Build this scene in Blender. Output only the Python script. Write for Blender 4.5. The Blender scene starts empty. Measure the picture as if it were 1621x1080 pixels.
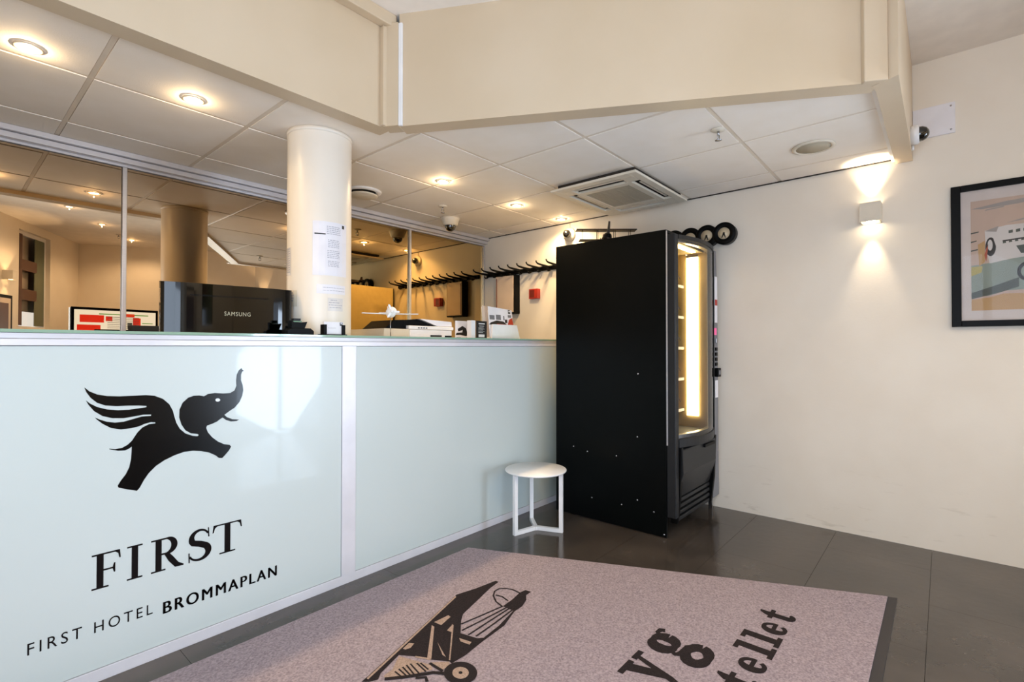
import bpy, bmesh, math, random
from math import sin, cos, pi, radians
from mathutils import Vector, Matrix
from mathutils.geometry import tessellate_polygon
random.seed(4)
SC = bpy.context.scene
COL = SC.collection

# ------------------------------------------------------------ camera, world, daylight, exposure
cam_d = bpy.data.cameras.new('camera'); cam = bpy.data.objects.new('camera', cam_d); COL.objects.link(cam)
cam_d.sensor_width = 36.0; cam_d.lens = 36.0 * 793.7 / 1621.0; cam_d.clip_start = 0.02
YAW, PIT = 0.7108, 0.012
cam.location = (0, 0, 1.131); cam.rotation_euler = (pi / 2 + PIT, 0, YAW - pi / 2)
SC.camera = cam
SC.view_settings.view_transform = 'Standard'; SC.view_settings.look = 'None'
SC.view_settings.gamma = 1.0; SC.view_settings.use_curve_mapping = False
SC.view_settings.exposure = 0.30
w = bpy.data.worlds.new('sky'); SC.world = w; w.use_nodes = True
bg = w.node_tree.nodes['Background']; bg.inputs[0].default_value = (0.72, 0.82, 1.0, 1); bg.inputs[1].default_value = 1.6
try:
    SC.cycles.sample_clamp_indirect = 4.0
    SC.cycles.max_bounces = 10; SC.cycles.diffuse_bounces = 6; SC.cycles.glossy_bounces = 6
    SC.cycles.transparent_max_bounces = 12; SC.cycles.caustics_reflective = False; SC.cycles.caustics_refractive = False
except Exception: pass

XW, YM, YC, ZC, ZH = 3.653, 3.515, 2.176, 2.221, 2.74     # right wall, mirror wall, counter front, tile ceiling, high ceiling
ND = Vector((0.8713, 0.4907, 0)); DD = Vector((0.4907, -0.8713, 0))   # normal and run of the slanted street wall
P0 = ND * -0.25
def street(s, out=0.0, z=0.0):
    p = P0 + DD * s - ND * out
    return Vector((p.x, p.y, z))
S_END = 3.5
def far(t, out=0.0, z=0.0):
    p = P0 + DD * (S_END + out) + ND * t
    return Vector((p.x, p.y, z))
def area(name, loc, direction, sx, sy, power, color):
    d = bpy.data.lights.new(name, 'AREA'); d.shape = 'RECTANGLE'; d.size = sx; d.size_y = sy; d.energy = power; d.color = color
    o = bpy.data.objects.new(name, d); COL.objects.link(o); o.location = loc
    o.rotation_euler = Vector(direction).to_track_quat('-Z', 'Z').to_euler(); return o
DAY = (0.66, 0.81, 1.0)
area('daylight_street_window', street(-.1, 0.3, 1.15), ND + Vector((0, 0, .15)), 2.0, 1.8, 52, DAY)
area('daylight_entrance', far(1.75, 0.3, 0.85), -DD + Vector((0, 0, .3)), 1.1, 1.6, 84, DAY)

def spot(name, loc, direction, power, size=140, blend=0.6, color=(1.0, 0.70, 0.36), rad=0.03):
    d = bpy.data.lights.new(name, 'SPOT'); d.energy = power; d.spot_size = radians(size); d.spot_blend = blend
    d.color = color; d.shadow_soft_size = rad
    o = bpy.data.objects.new(name, d); COL.objects.link(o); o.location = loc
    o.rotation_euler = Vector(direction).to_track_quat('-Z', 'Y').to_euler(); return o

# ------------------------------------------------------------ materials
def S(h):
    c = [int(h[i:i + 2], 16) / 255 for i in (0, 2, 4)]
    return tuple((x / 12.92 if x < 0.04045 else ((x + 0.055) / 1.055) ** 2.4) for x in c) + (1,)
def mat(name, col, rough=0.5, metal=0.0, col2=None, scale=8.0, bump=0.0, bscale=60.0, coat=0.0, emit=None, estr=0.0, contrast=(0.35, 0.65), spec=0.5, stretch=None, detail=4.0):
    m = bpy.data.materials.new(name); m.use_nodes = True; nt = m.node_tree; N = nt.nodes; L = nt.links
    b = N['Principled BSDF']; b.inputs['Base Color'].default_value = col if len(col) == 4 else tuple(col) + (1,)
    b.inputs['Roughness'].default_value = rough; b.inputs['Metallic'].default_value = metal
    b.inputs['Coat Weight'].default_value = coat; b.inputs['Coat Roughness'].default_value = 0.04
    b.inputs['Specular IOR Level'].default_value = spec
    tc = N.new('ShaderNodeTexCoord'); mp = N.new('ShaderNodeMapping'); L.new(tc.outputs['Object'], mp.inputs['Vector'])
    if stretch: mp.inputs['Scale'].default_value = stretch
    c2 = col2 if col2 is not None else tuple(min(1, x * 0.93) for x in col[:3]) + (1,)
    n = N.new('ShaderNodeTexNoise'); n.inputs['Scale'].default_value = scale; n.inputs['Detail'].default_value = detail
    L.new(mp.outputs[0], n.inputs['Vector'])
    r = N.new('ShaderNodeValToRGB'); r.color_ramp.elements[0].position = contrast[0]; r.color_ramp.elements[1].position = contrast[1]
    r.color_ramp.elements[0].color = col if len(col) == 4 else tuple(col) + (1,); r.color_ramp.elements[1].color = c2
    L.new(n.outputs['Fac'], r.inputs['Fac']); L.new(r.outputs['Color'], b.inputs['Base Color'])
    if bump:
        n2 = N.new('ShaderNodeTexNoise'); n2.inputs['Scale'].default_value = bscale; n2.inputs['Detail'].default_value = 3
        L.new(mp.outputs[0], n2.inputs['Vector'])
        bp = N.new('ShaderNodeBump'); bp.inputs['Strength'].default_value = bump; bp.inputs['Distance'].default_value = 0.002
        L.new(n2.outputs['Fac'], bp.inputs['Height']); L.new(bp.outputs[0], b.inputs['Normal'])
    if emit is not None:
        b.inputs['Emission Color'].default_value = emit; b.inputs['Emission Strength'].default_value = estr
    return m
def glass_mat(name, tint=(1, 1, 1, 1), ior=1.45, rough=0.0):
    m = bpy.data.materials.new(name); m.use_nodes = True; nt = m.node_tree; N = nt.nodes; L = nt.links
    for n in list(N):
        if n.type != 'OUTPUT_MATERIAL': N.remove(n)
    out = [n for n in N if n.type == 'OUTPUT_MATERIAL'][0]
    f = N.new('ShaderNodeFresnel'); f.inputs['IOR'].default_value = ior
    t = N.new('ShaderNodeBsdfTransparent'); t.inputs[0].default_value = tint
    g = N.new('ShaderNodeBsdfGlossy'); g.inputs['Roughness'].default_value = rough
    mx = N.new('ShaderNodeMixShader'); L.new(f.outputs[0], mx.inputs[0]); L.new(t.outputs[0], mx.inputs[1]); L.new(g.outputs[0], mx.inputs[2])
    L.new(mx.outputs[0], out.inputs[0]); return m
M = {}
M['wall'] = mat('wall_paint', S('EFE4D3'), 0.6, col2=S('EBDFCD'), scale=3, bump=0.15, bscale=90)
# right wall: the same paint with faint scuffs low down
def right_wall_mat():
    m = mat('scuffed_wall_paint', S('EDE4D6'), 0.55, col2=S('E9DFD0'), scale=3, bump=0.15, bscale=90)
    N = m.node_tree.nodes; L = m.node_tree.links; b = N['Principled BSDF']
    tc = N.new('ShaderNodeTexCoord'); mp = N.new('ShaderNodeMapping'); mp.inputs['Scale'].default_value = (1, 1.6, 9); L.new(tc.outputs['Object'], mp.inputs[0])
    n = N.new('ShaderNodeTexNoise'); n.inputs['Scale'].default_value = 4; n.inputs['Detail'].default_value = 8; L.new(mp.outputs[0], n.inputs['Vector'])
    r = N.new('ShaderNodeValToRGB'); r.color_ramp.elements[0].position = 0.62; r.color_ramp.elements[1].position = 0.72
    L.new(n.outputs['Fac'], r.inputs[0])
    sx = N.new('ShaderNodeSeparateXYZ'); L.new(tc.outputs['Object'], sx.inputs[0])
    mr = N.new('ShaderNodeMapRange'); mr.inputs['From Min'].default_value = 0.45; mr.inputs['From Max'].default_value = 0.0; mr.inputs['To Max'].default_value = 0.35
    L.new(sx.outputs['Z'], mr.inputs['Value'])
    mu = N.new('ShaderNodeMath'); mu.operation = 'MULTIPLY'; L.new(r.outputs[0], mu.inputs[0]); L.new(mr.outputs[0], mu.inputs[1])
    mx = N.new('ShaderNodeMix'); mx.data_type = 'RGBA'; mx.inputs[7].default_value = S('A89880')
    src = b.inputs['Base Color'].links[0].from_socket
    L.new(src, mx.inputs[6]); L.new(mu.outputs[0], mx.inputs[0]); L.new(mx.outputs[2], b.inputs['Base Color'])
    return m
M['rwall'] = right_wall_mat()
M['tile'] = mat('ceiling_tile_board', S('FAF2E8'), 0.75, col2=S('F7EEE2'), scale=6, bump=0.3, bscale=220)
M['grid'] = mat('painted_steel_grid', S('EADDCB'), 0.5)
M['highceil'] = mat('high_ceiling_paint', S('F4ECE2'), 0.7)
M['bulk'] = mat('bulkhead_board', S('D4C1A6'), 0.45, col2=S('CFBB9E'), scale=2, bump=0.1, bscale=40)
M['stone'] = mat('polished_dark_stone', S('4E463F'), 0.14, col2=S('39332E'), scale=3.5, bump=0.25, bscale=22, contrast=(0.3, 0.7), detail=9)
M['joint'] = mat('floor_joint', S('453E37'), 0.7)
M['alu'] = mat('brushed_aluminium', S('C9C8CC'), 0.35, 0.7, stretch=(1, 1, 30))
M['alu_edge'] = mat('anodised_track', S('D0CED2'), 0.4, 0.35)
M['white'] = mat('white_lacquer', S('F0EFEF'), 0.3)
M['frame'] = mat('white_frame_metal', S('E4E2E6'), 0.32, 0.15)
M['bglass'] = mat('backpainted_white_glass', S('CBD4D1'), 0.32, coat=0.4, col2=S('C8D2CF'), scale=1.0)
M['eglass'] = mat('green_glass_edge', S('8FB09A'), 0.08, coat=1.0)
M['black_film'] = mat('black_vinyl_film', S('020203'), 0.2, coat=0.1, spec=0.25)
M['film_white'] = mat('white_vinyl_dot', S('E6EAEA'), 0.2)
M['mirror_l'] = mat('bronze_mirror_pale', (0.60, 0.47, 0.33, 1), 0.0, 1.0, col2=(0.59, 0.46, 0.32, 1))
M['mirror_r'] = mat('bronze_mirror_deep', (0.56, 0.40, 0.19, 1), 0.0, 1.0, col2=(0.55, 0.39, 0.18, 1))
M['column'] = mat('column_paint', S('EFE6D8'), 0.35, col2=S('EBE1D2'), scale=3, bump=0.1, bscale=30)
M['paper'] = mat('white_paper', S('EDEAEE'), 0.5)
M['film'] = mat('clear_sheet', S('E8E2DC'), 0.15, coat=0.6)
M['ink'] = mat('dark_ink', S('A5A3AB'), 0.6)
M['inkb'] = mat('black_ink', S('151416'), 0.5)
M['black'] = mat('black_plastic', S('050505'), 0.45, spec=0.12)
M['gloss'] = mat('piano_black_plastic', S('020302'), 0.06, coat=0.45, spec=0.25)
M['sheet'] = mat('black_powder_coated_steel', S('040606'), 0.32, col2=S('060808'), scale=2, bump=0.1, bscale=150, spec=0.10)
M['dgrey'] = mat('dark_grey_plastic', S('1C1D1F'), 0.42, spec=0.3, bump=0.2, bscale=300)
M['mgrey'] = mat('mid_grey_panel', S('77777B'), 0.4)
M['steel'] = mat('bright_steel', S('B9B9BC'), 0.25, 1.0)
M['galv'] = mat('galvanised_steel', S('D8C896'), 0.35, 0.25, scale=20)
M['liner'] = mat('cabinet_liner', S('D8BE86'), 0.5)
M['tube'] = mat('lit_tube', S('FFF6D8'), 0.5, emit=(1, 0.80, 0.40, 1), estr=7.0)
M['glass'] = glass_mat('clear_glass')
M['pglass'] = glass_mat('picture_glass', ior=1.25)
M['bulb'] = mat('lit_bulb', S('FFFFFF'), 0.5, emit=(1, 0.86, 0.62, 1), estr=30.0)
M['ring'] = mat('downlight_ring', S('E8DCC8'), 0.35, 0.3)
M['mat'] = mat('entrance_mat_pile', S('B2A2A6'), 0.95, col2=S('84777C'), scale=140, bump=1.0, bscale=380, contrast=(0.3, 0.7), spec=0.1, detail=6)
M['rubber'] = mat('dark_rubber_border', S('3B3634'), 0.8)
M['matink'] = mat('dark_mat_yarn', S('241F1F'), 0.95, col2=S('332B2B'), scale=300, bump=0.8, bscale=400, spec=0.1)
M['matpale'] = mat('pale_mat_yarn', S('B59B8C'), 0.95, col2=S('96806F'), scale=200, bump=0.8, bscale=400, spec=0.1)
M['red'] = mat('red_plastic', S('B5301F'), 0.4)
M['dred'] = mat('dark_red_plastic', S('6A1B12'), 0.4)
M['pink'] = mat('pink_sticker', S('E8508C'), 0.4, emit=(0.9, 0.15, 0.4, 1), estr=0.3)
M['cream'] = mat('cream_plastic', S('DDD2BC'), 0.4)
M['acw'] = mat('warm_white_plastic', S('E0D6C4'), 0.4)
M['grille'] = mat('dusty_grille', S('B9AE98'), 0.6)
M['slot'] = mat('dark_slot', S('2A221A'), 0.7)
M['dome'] = mat('smoked_dome', S('0B0A09'), 0.05, coat=1.0)
M['wood'] = mat('dark_varnished_wood', S('2A1812'), 0.3, col2=S('1A0F0B'), scale=10)
M['dial'] = mat('brass_dial', S('D8C6A6'), 0.4, 0.1)
M['board'] = mat('pale_board', S('D9C3AE'), 0.6)
M['fabric'] = mat('black_mesh_fabric', S('121214'), 0.8, bump=0.5, bscale=400)
M['desk'] = mat('desk_laminate', S('D8D2CA'), 0.4)
M['brown'] = mat('brown_slat', S('5A3A2C'), 0.5)
M['green_glass'] = mat('tinted_window_film', S('5C6650'), 0.15)
M['orange'] = mat('orange_print', S('C8642E'), 0.5)
M['skin'] = mat('photo_skin', S('C98B6C'), 0.6)

# ------------------------------------------------------------ mesh helpers
W = {}      # world origin of each root Empty
class MB:
    def __init__(s): s.bm = bmesh.new()
    def box(s, x0, x1, y0, y1, z0, z1, mtx=None, mi=0):
        vs = [s.bm.verts.new(Vector(p) if mtx is None else mtx @ Vector(p)) for p in
              ((x0,y0,z0),(x1,y0,z0),(x1,y1,z0),(x0,y1,z0),(x0,y0,z1),(x1,y0,z1),(x1,y1,z1),(x0,y1,z1))]
        for f in ((0,3,2,1),(4,5,6,7),(0,1,5,4),(1,2,6,5),(2,3,7,6),(3,0,4,7)):
            fc = s.bm.faces.new([vs[i] for i in f]); fc.material_index = mi
        return s
    def prism(s, pts, o, u, v, h, mi=0):
        """polygon pts in plane (o,u,v), thickened by vector h"""
        o, u, v, h = Vector(o), Vector(u), Vector(v), Vector(h)
        tri = tessellate_polygon([[Vector((p[0], p[1], 0)) for p in pts]])
        a = [s.bm.verts.new(o + u * p[0] + v * p[1]) for p in pts]
        b = [s.bm.verts.new(o + u * p[0] + v * p[1] + h) for p in pts]
        for t in tri:
            for vs in ([a[i] for i in t], [b[i] for i in reversed(t)]):
                try: f = s.bm.faces.new(vs); f.material_index = mi
                except ValueError: pass
        n = len(pts)
        for i in range(n):
            f = s.bm.faces.new((a[i], a[(i+1) % n], b[(i+1) % n], b[i])); f.material_index = mi
        return s
    def tube(s, pts, r, seg=8, caps=True, mi=0):
        pts = [Vector(p) for p in pts]; n = len(pts); rs = r if isinstance(r, (list, tuple)) else [r] * n
        rings = []; ref = None
        for i, p in enumerate(pts):
            d = (pts[min(i+1, n-1)] - pts[max(i-1, 0)]).normalized()
            if ref is None: ref = d.orthogonal().normalized()
            x = (ref - d * ref.dot(d)); x = x.normalized() if x.length > 1e-6 else d.orthogonal().normalized(); ref = x
            y = d.cross(x)
            rings.append([s.bm.verts.new(p + (x * cos(2*pi*k/seg) + y * sin(2*pi*k/seg)) * rs[i]) for k in range(seg)])
        for i in range(n - 1):
            for k in range(seg):
                f = s.bm.faces.new((rings[i][k], rings[i][(k+1) % seg], rings[i+1][(k+1) % seg], rings[i+1][k])); f.smooth = True; f.material_index = mi
        if caps:
            s.bm.faces.new(list(reversed(rings[0]))).material_index = mi; s.bm.faces.new(rings[-1]).material_index = mi
        return s
    def lathe(s, prof, c, ax=(0,0,1), seg=24, mi=0):
        """prof: (radius, height) list; revolved about axis ax through c"""
        c, ax = Vector(c), Vector(ax).normalized(); x = ax.orthogonal().normalized(); y = ax.cross(x); rings = []
        for r, h in prof:
            if r < 1e-5: rings.append([s.bm.verts.new(c + ax * h)])
            else: rings.append([s.bm.verts.new(c + ax * h + (x * cos(2*pi*k/seg) + y * sin(2*pi*k/seg)) * r) for k in range(seg)])
        for a, b in zip(rings, rings[1:]):
            for k in range(seg):
                k2 = (k + 1) % seg
                if len(a) == 1 and len(b) == 1: continue
                if len(a) == 1: vs = (a[0], b[k2], b[k])
                elif len(b) == 1: vs = (a[k], a[k2], b[0])
                else: vs = (a[k], a[k2], b[k2], b[k])
                f = s.bm.faces.new(vs); f.material_index = mi; f.smooth = True
        return s
    def ball(s, c, r, sc=(1,1,1), seg=16, mi=0):
        n = 8; prof = [(r * sin(pi*i/n), -r * cos(pi*i/n)) for i in range(n+1)]
        k = len(s.bm.verts); s.lathe(prof, (0,0,0), seg=seg, mi=mi); s.bm.verts.ensure_lookup_table()
        for v in s.bm.verts[k:]: v.co = Vector((v.co.x*sc[0], v.co.y*sc[1], v.co.z*sc[2])) + Vector(c)
        return s
    def build(s, name, m, parent=None, bevel=0.0, smooth=False, local=False):
        bmesh.ops.recalc_face_normals(s.bm, faces=s.bm.faces)
        me = bpy.data.meshes.new(name)
        if parent is not None and not local:
            off = W.get(parent.name, Vector()); bmesh.ops.translate(s.bm, verts=s.bm.verts, vec=-off)
        s.bm.to_mesh(me); s.bm.free()
        for mm in (m if isinstance(m, (list, tuple)) else [m]): me.materials.append(mm if not isinstance(mm, str) else M[mm])
        o = bpy.data.objects.new(name, me); COL.objects.link(o)
        if parent is not None:
            o.parent = parent
            W[o.name] = W.get(parent.name, Vector())
        if bevel:
            b = o.modifiers.new('bevel', 'BEVEL'); b.width = bevel; b.segments = 2; b.limit_method = 'ANGLE'; b.angle_limit = radians(40)
        if smooth:
            for p in me.polygons: p.use_smooth = True
        return o
def tag(o, label=None, cat=None, group=None, kind=None):
    if label: o['label'] = label
    if cat: o['category'] = cat
    if group: o['group'] = group
    if kind: o['kind'] = kind
    return o
def empty(name, loc, label, cat, group=None, rz=0.0):
    o = bpy.data.objects.new(name, None); COL.objects.link(o); o.location = loc; o.rotation_euler = (0, 0, rz); o.empty_display_size = 0.05
    W[o.name] = Vector(loc); tag(o, label, cat, group); return o
def struct(mb, name, m, label=None, parent=None, bevel=0.0):
    o = mb.build(name, m, parent, bevel); o['kind'] = 'structure'
    if label: o['label'] = label
    return o
def boxo(name, m, x0, x1, y0, y1, z0, z1, parent=None, bevel=0.0, local=False):
    return MB().box(x0, x1, y0, y1, z0, z1).build(name, m, parent, bevel, local=local)
def copy_tree(o, parent=None):
    c = o.copy(); COL.objects.link(c)
    if parent is not None: c.parent = parent
    for ch in list(o.children): copy_tree(ch, c)
    return c
def clip(poly, win):
    """Sutherland-Hodgman: clip polygon poly by convex counter-clockwise window win"""
    out = poly
    for i in range(len(win)):
        ax, ay = win[i]; bx, by = win[(i+1) % len(win)]; inp = out; out = []
        side = lambda p: (bx-ax)*(p[1]-ay) - (by-ay)*(p[0]-ax)
        for j in range(len(inp)):
            p, q = inp[j], inp[(j+1) % len(inp)]; sp, sq = side(p), side(q)
            if sp >= 0: out.append(p)
            if (sp >= 0) != (sq >= 0):
                t = sp / (sp - sq); out.append((p[0] + (q[0]-p[0])*t, p[1] + (q[1]-p[1])*t))
        if not out: return []
    return out
def parea(p): return 0.5 * sum(p[i][0]*p[(i+1) % len(p)][1] - p[(i+1) % len(p)][0]*p[i][1] for i in range(len(p)))
def strip(pts, wd):
    """2D polyline -> list of quads/discs polygons (widths per point)"""
    ws = wd if isinstance(wd, (list, tuple)) else [wd] * len(pts); n = len(pts); L = []; R = []
    for i in range(n):
        a = pts[max(i-1, 0)]; b = pts[min(i+1, n-1)]; dx, dy = b[0]-a[0], b[1]-a[1]; l = math.hypot(dx, dy) or 1
        nx, ny = -dy/l*ws[i]/2, dx/l*ws[i]/2
        L.append((pts[i][0]+nx, pts[i][1]+ny)); R.append((pts[i][0]-nx, pts[i][1]-ny))
    return [[L[i], L[i+1], R[i+1], R[i]] for i in range(n-1)]
def arc(cx, cy, rx, ry, a0, a1, n=12): return [(cx + rx*cos(radians(a0+(a1-a0)*i/n)), cy + ry*sin(radians(a0+(a1-a0)*i/n))) for i in range(n+1)]
def text_polys(body, bold=0.0, space=1.0):
    cu = bpy.data.curves.new('t', 'FONT'); cu.body = body; cu.size = 1.0; cu.offset = bold; cu.space_character = space; cu.resolution_u = 4
    o = bpy.data.objects.new('t', cu); COL.objects.link(o); dg = bpy.context.evaluated_depsgraph_get()
    me = bpy.data.meshes.new_from_object(o.evaluated_get(dg)); P = [[tuple(me.vertices[i].co[:2]) for i in p.vertices] for p in me.polygons]
    bpy.data.objects.remove(o); bpy.data.curves.remove(cu); bpy.data.meshes.remove(me)
    return P
def fit_polys(P, x0, x1, z0, z1):
    xs = [p[0] for q in P for p in q]; ys = [p[1] for q in P for p in q]; a, b, c, d = min(xs), max(xs), min(ys), max(ys)
    return [[(x0 + (p[0]-a)/(b-a)*(x1-x0), z0 + (p[1]-c)/(d-c)*(z1-z0)) for p in q] for q in P]
def flat(mb, polys, f, mi=0):
    for q in polys:
        vs = [mb.bm.verts.new(f(*p)) for p in q]
        try: fc = mb.bm.faces.new(vs); fc.material_index = mi
        except ValueError: pass
# outlines of the emblem and the mat print, in metres on their own surfaces
ELEPHANT=[(0.3382,0.9964),(0.3510,0.9824),(0.3713,0.9706),(0.3977,0.9630),(0.4325,0.9594),(0.4724,0.9584),(0.5095,0.9582),(0.5349,0.9538),(0.5610,0.9406),(0.5810,0.9193),(0.5923,0.8948),(0.5979,0.8708),(0.6039,0.8482),(0.6154,0.8242),(0.6339,0.8045),(0.6574,0.7923),(0.6740,0.7885),(0.6793,0.7921),(0.6740,0.7971),(0.6526,0.8020),(0.6338,0.8161),(0.6208,0.8394),(0.6133,0.8665),(0.6140,0.8954),(0.6239,0.9209),(0.6423,0.9385),(0.6611,0.9446),(0.6802,0.9442),(0.6962,0.9398),(0.7094,0.9476),(0.7342,0.9502),(0.7647,0.9459),(0.7906,0.9463),(0.8063,0.9554),(0.8131,0.9732),(0.8124,0.9960),(0.8144,1.0187),(0.8218,1.0355),(0.8325,1.0454),(0.8353,1.0379),(0.8418,1.0336),(0.8348,1.0299),(0.8311,1.0180),(0.8307,0.9951),(0.8373,0.9746),(0.8396,0.9544),(0.8359,0.9317),(0.8253,0.9068),(0.8068,0.8856),(0.7884,0.8744),(0.7693,0.8606),(0.7782,0.8507),(0.7991,0.8400),(0.8247,0.8355),(0.8151,0.8309),(0.7939,0.8315),(0.7756,0.8392),(0.7627,0.8507),(0.7525,0.8445),(0.7425,0.8368),(0.7250,0.8299),(0.7077,0.8254),(0.7043,0.8171),(0.7103,0.7989),(0.7253,0.7777),(0.7455,0.7584),(0.7685,0.7440),(0.7893,0.7381),(0.7951,0.7305),(0.7868,0.7160),(0.7714,0.6989),(0.7622,0.6898),(0.7500,0.6924),(0.7383,0.7043),(0.7158,0.7189),(0.6864,0.7295),(0.6578,0.7351),(0.6298,0.7352),(0.5980,0.7272),(0.5670,0.7143),(0.5411,0.6983),(0.5200,0.6768),(0.5055,0.6545),(0.4932,0.6295),(0.4851,0.6203),(0.4587,0.6305),(0.4329,0.6423),(0.4298,0.6493),(0.4386,0.6655),(0.4523,0.6848),(0.4622,0.7075),(0.4672,0.7362),(0.4686,0.7607),(0.4689,0.7795),(0.4617,0.7736),(0.4497,0.7686),(0.4300,0.7707),(0.4060,0.7798),(0.4060,0.7817),(0.4222,0.7777),(0.4417,0.7791),(0.4576,0.7880),(0.4695,0.8001),(0.4755,0.8107),(0.4856,0.8278),(0.4999,0.8435),(0.5187,0.8523),(0.5378,0.8532),(0.5386,0.8566),(0.5250,0.8592),(0.5061,0.8553),(0.4896,0.8482),(0.4652,0.8442),(0.4373,0.8437),(0.4100,0.8520),(0.3871,0.8691),(0.3720,0.8851),(0.3664,0.8928),(0.3795,0.8843),(0.3984,0.8750),(0.4215,0.8690),(0.4450,0.8697),(0.4730,0.8765),(0.4976,0.8824),(0.5248,0.8820),(0.5256,0.8865),(0.5017,0.8885),(0.4730,0.8849),(0.4449,0.8820),(0.4136,0.8854),(0.3869,0.8954),(0.3644,0.9143),(0.3495,0.9369),(0.3428,0.9525),(0.3531,0.9413),(0.3717,0.9279),(0.3981,0.9173),(0.4289,0.9115),(0.4607,0.9104),(0.4891,0.9127),(0.5107,0.9143),(0.5115,0.9187),(0.4890,0.9222),(0.4565,0.9246),(0.4249,0.9259),(0.3942,0.9306),(0.3715,0.9421),(0.3548,0.9600),(0.3437,0.9796)]
EYE=[(0.7531,0.9211),(0.7522,0.9183),(0.7498,0.9162),(0.7464,0.9152),(0.7426,0.9155),(0.7391,0.9171),(0.7367,0.9196),(0.7359,0.9225),(0.7367,0.9253),(0.7391,0.9274),(0.7425,0.9284),(0.7463,0.9282),(0.7498,0.9266),(0.7522,0.9241)]
AIR_BODY=[(0.9520,1.4835),(0.9821,1.4917),(1.5646,1.6769),(1.6627,1.6518),(1.7796,1.6337),(1.7779,1.6155),(1.7073,1.6038),(1.5767,1.5663),(1.4698,1.5358),(1.4303,1.5059),(1.3648,1.4405),(1.3828,1.3665),(1.4020,1.3507),(1.5035,1.3626),(1.6265,1.3931),(1.6256,1.4508),(1.6928,1.4573),(1.7642,1.4724),(1.8001,1.4677),(1.8044,1.4385),(1.7649,1.4352),(1.7344,1.4089),(1.6800,1.3877),(1.6262,1.3856),(1.5170,1.3470),(1.3806,1.3369),(1.2808,1.3247),(1.2146,1.3278),(1.2175,1.3411),(1.1814,1.4000),(1.1571,1.4568),(1.1223,1.5088),(1.0205,1.4728),(0.9953,1.4511),(0.9688,1.4639)]
AIR_LIGHT=[[(1.3268,1.5679),(1.3274,1.5530),(1.1847,1.4018),(1.1757,1.4145)],[(1.1581,1.4580),(1.1848,1.4040),(1.1774,1.3967),(1.1517,1.4515)],[(1.3868,1.5126),(1.3841,1.5013),(1.2230,1.3438),(1.2219,1.3494)],[(1.3423,1.4939),(1.3820,1.5081),(1.3467,1.4696)],[(1.1550,1.5280),(1.1926,1.5400),(1.2037,1.5233),(1.1771,1.5108),(1.1582,1.5169)],[(1.3487,1.5786),(1.4211,1.5738),(1.4190,1.5580),(1.3530,1.5404)],[(1.1176,1.5026),(1.1610,1.3758),(1.1475,1.3516),(1.0644,1.3950),(1.0119,1.4368),(1.0197,1.4531),(1.0567,1.4570)],[(1.1671,1.3886),(1.2150,1.3418),(1.2038,1.3260),(1.1688,1.3236),(1.1622,1.3744)],[(0.9728,1.4852),(1.5512,1.6709),(1.5471,1.6615),(0.9733,1.4767)],[(1.2662,1.4633),(1.2341,1.3907),(1.2259,1.3710),(1.2259,1.3884)],[(1.3376,1.4189),(1.3505,1.3654),(1.3342,1.3592),(1.3263,1.3998)]]
AIR_LINES=[([(1.4105,1.4850),(1.5153,1.4675),(1.6256,1.4508)],5),([(1.3804,1.4496),(1.4870,1.4400),(1.6285,1.4311)],5),([(1.3753,1.4082),(1.4972,1.4134),(1.6335,1.4172)],5),([(1.3887,1.3793),(1.5073,1.3871),(1.6345,1.3999)],5),([(1.6220,1.4550),(1.6339,1.4999),(1.6641,1.5433),(1.6984,1.5671),(1.7300,1.5679),(1.7522,1.5478),(1.7643,1.5149),(1.7614,1.4701)],5),([(1.6760,1.5385),(1.6843,1.5109),(1.6731,1.4628)],5),([(1.0102,1.4358),(1.0619,1.3918),(1.1395,1.3367),(1.1623,1.3030)],11),([(1.1641,1.3864),(1.1656,1.3200)],8),([(1.0814,1.3611),(1.1062,1.3374),(1.0951,1.3173)],8),([(1.0563,1.4417),(1.0542,1.4028)],4),([(1.0734,1.4430),(1.0677,1.3923)],4),([(1.0886,1.4414),(1.0783,1.3850)],4),([(1.1040,1.4398),(1.0890,1.3777)],4),([(1.1173,1.4353),(1.1035,1.3682)],4),([(1.1344,1.4209),(1.1257,1.3610)],4),([(1.1433,1.4106),(1.1382,1.3624)],4)]
AIR_RINGS=[[(1.2356,1.2209),(1.2253,1.2127),(1.2138,1.2072),(1.2017,1.2045),(1.1895,1.2048),(1.1779,1.2080),(1.1674,1.2139),(1.1583,1.2223),(1.1512,1.2326),(1.1464,1.2446),(1.1441,1.2576),(1.1444,1.2710),(1.1473,1.2843),(1.1529,1.2968),(1.1607,1.3078),(1.1706,1.3168),(1.1821,1.3233),(1.1945,1.3269),(1.2073,1.3272),(1.2197,1.3244),(1.2311,1.3183),(1.2409,1.3095),(1.2484,1.2983),(1.2533,1.2854),(1.2553,1.2715),(1.2543,1.2574),(1.2506,1.2438),(1.2442,1.2314)],[(1.2166,1.2430),(1.2090,1.2371),(1.2004,1.2340),(1.1917,1.2338),(1.1836,1.2366),(1.1770,1.2420),(1.1724,1.2496),(1.1703,1.2586),(1.1709,1.2683),(1.1741,1.2776),(1.1797,1.2858),(1.1872,1.2919),(1.1959,1.2954),(1.2049,1.2958),(1.2132,1.2931),(1.2201,1.2876),(1.2248,1.2797),(1.2268,1.2703),(1.2260,1.2604),(1.2225,1.2510)],[(1.2025,1.2594),(1.1986,1.2571),(1.1946,1.2577),(1.1920,1.2608),(1.1917,1.2652),(1.1938,1.2694),(1.1977,1.2717),(1.2017,1.2711),(1.2044,1.2680),(1.2047,1.2635)]]
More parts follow.
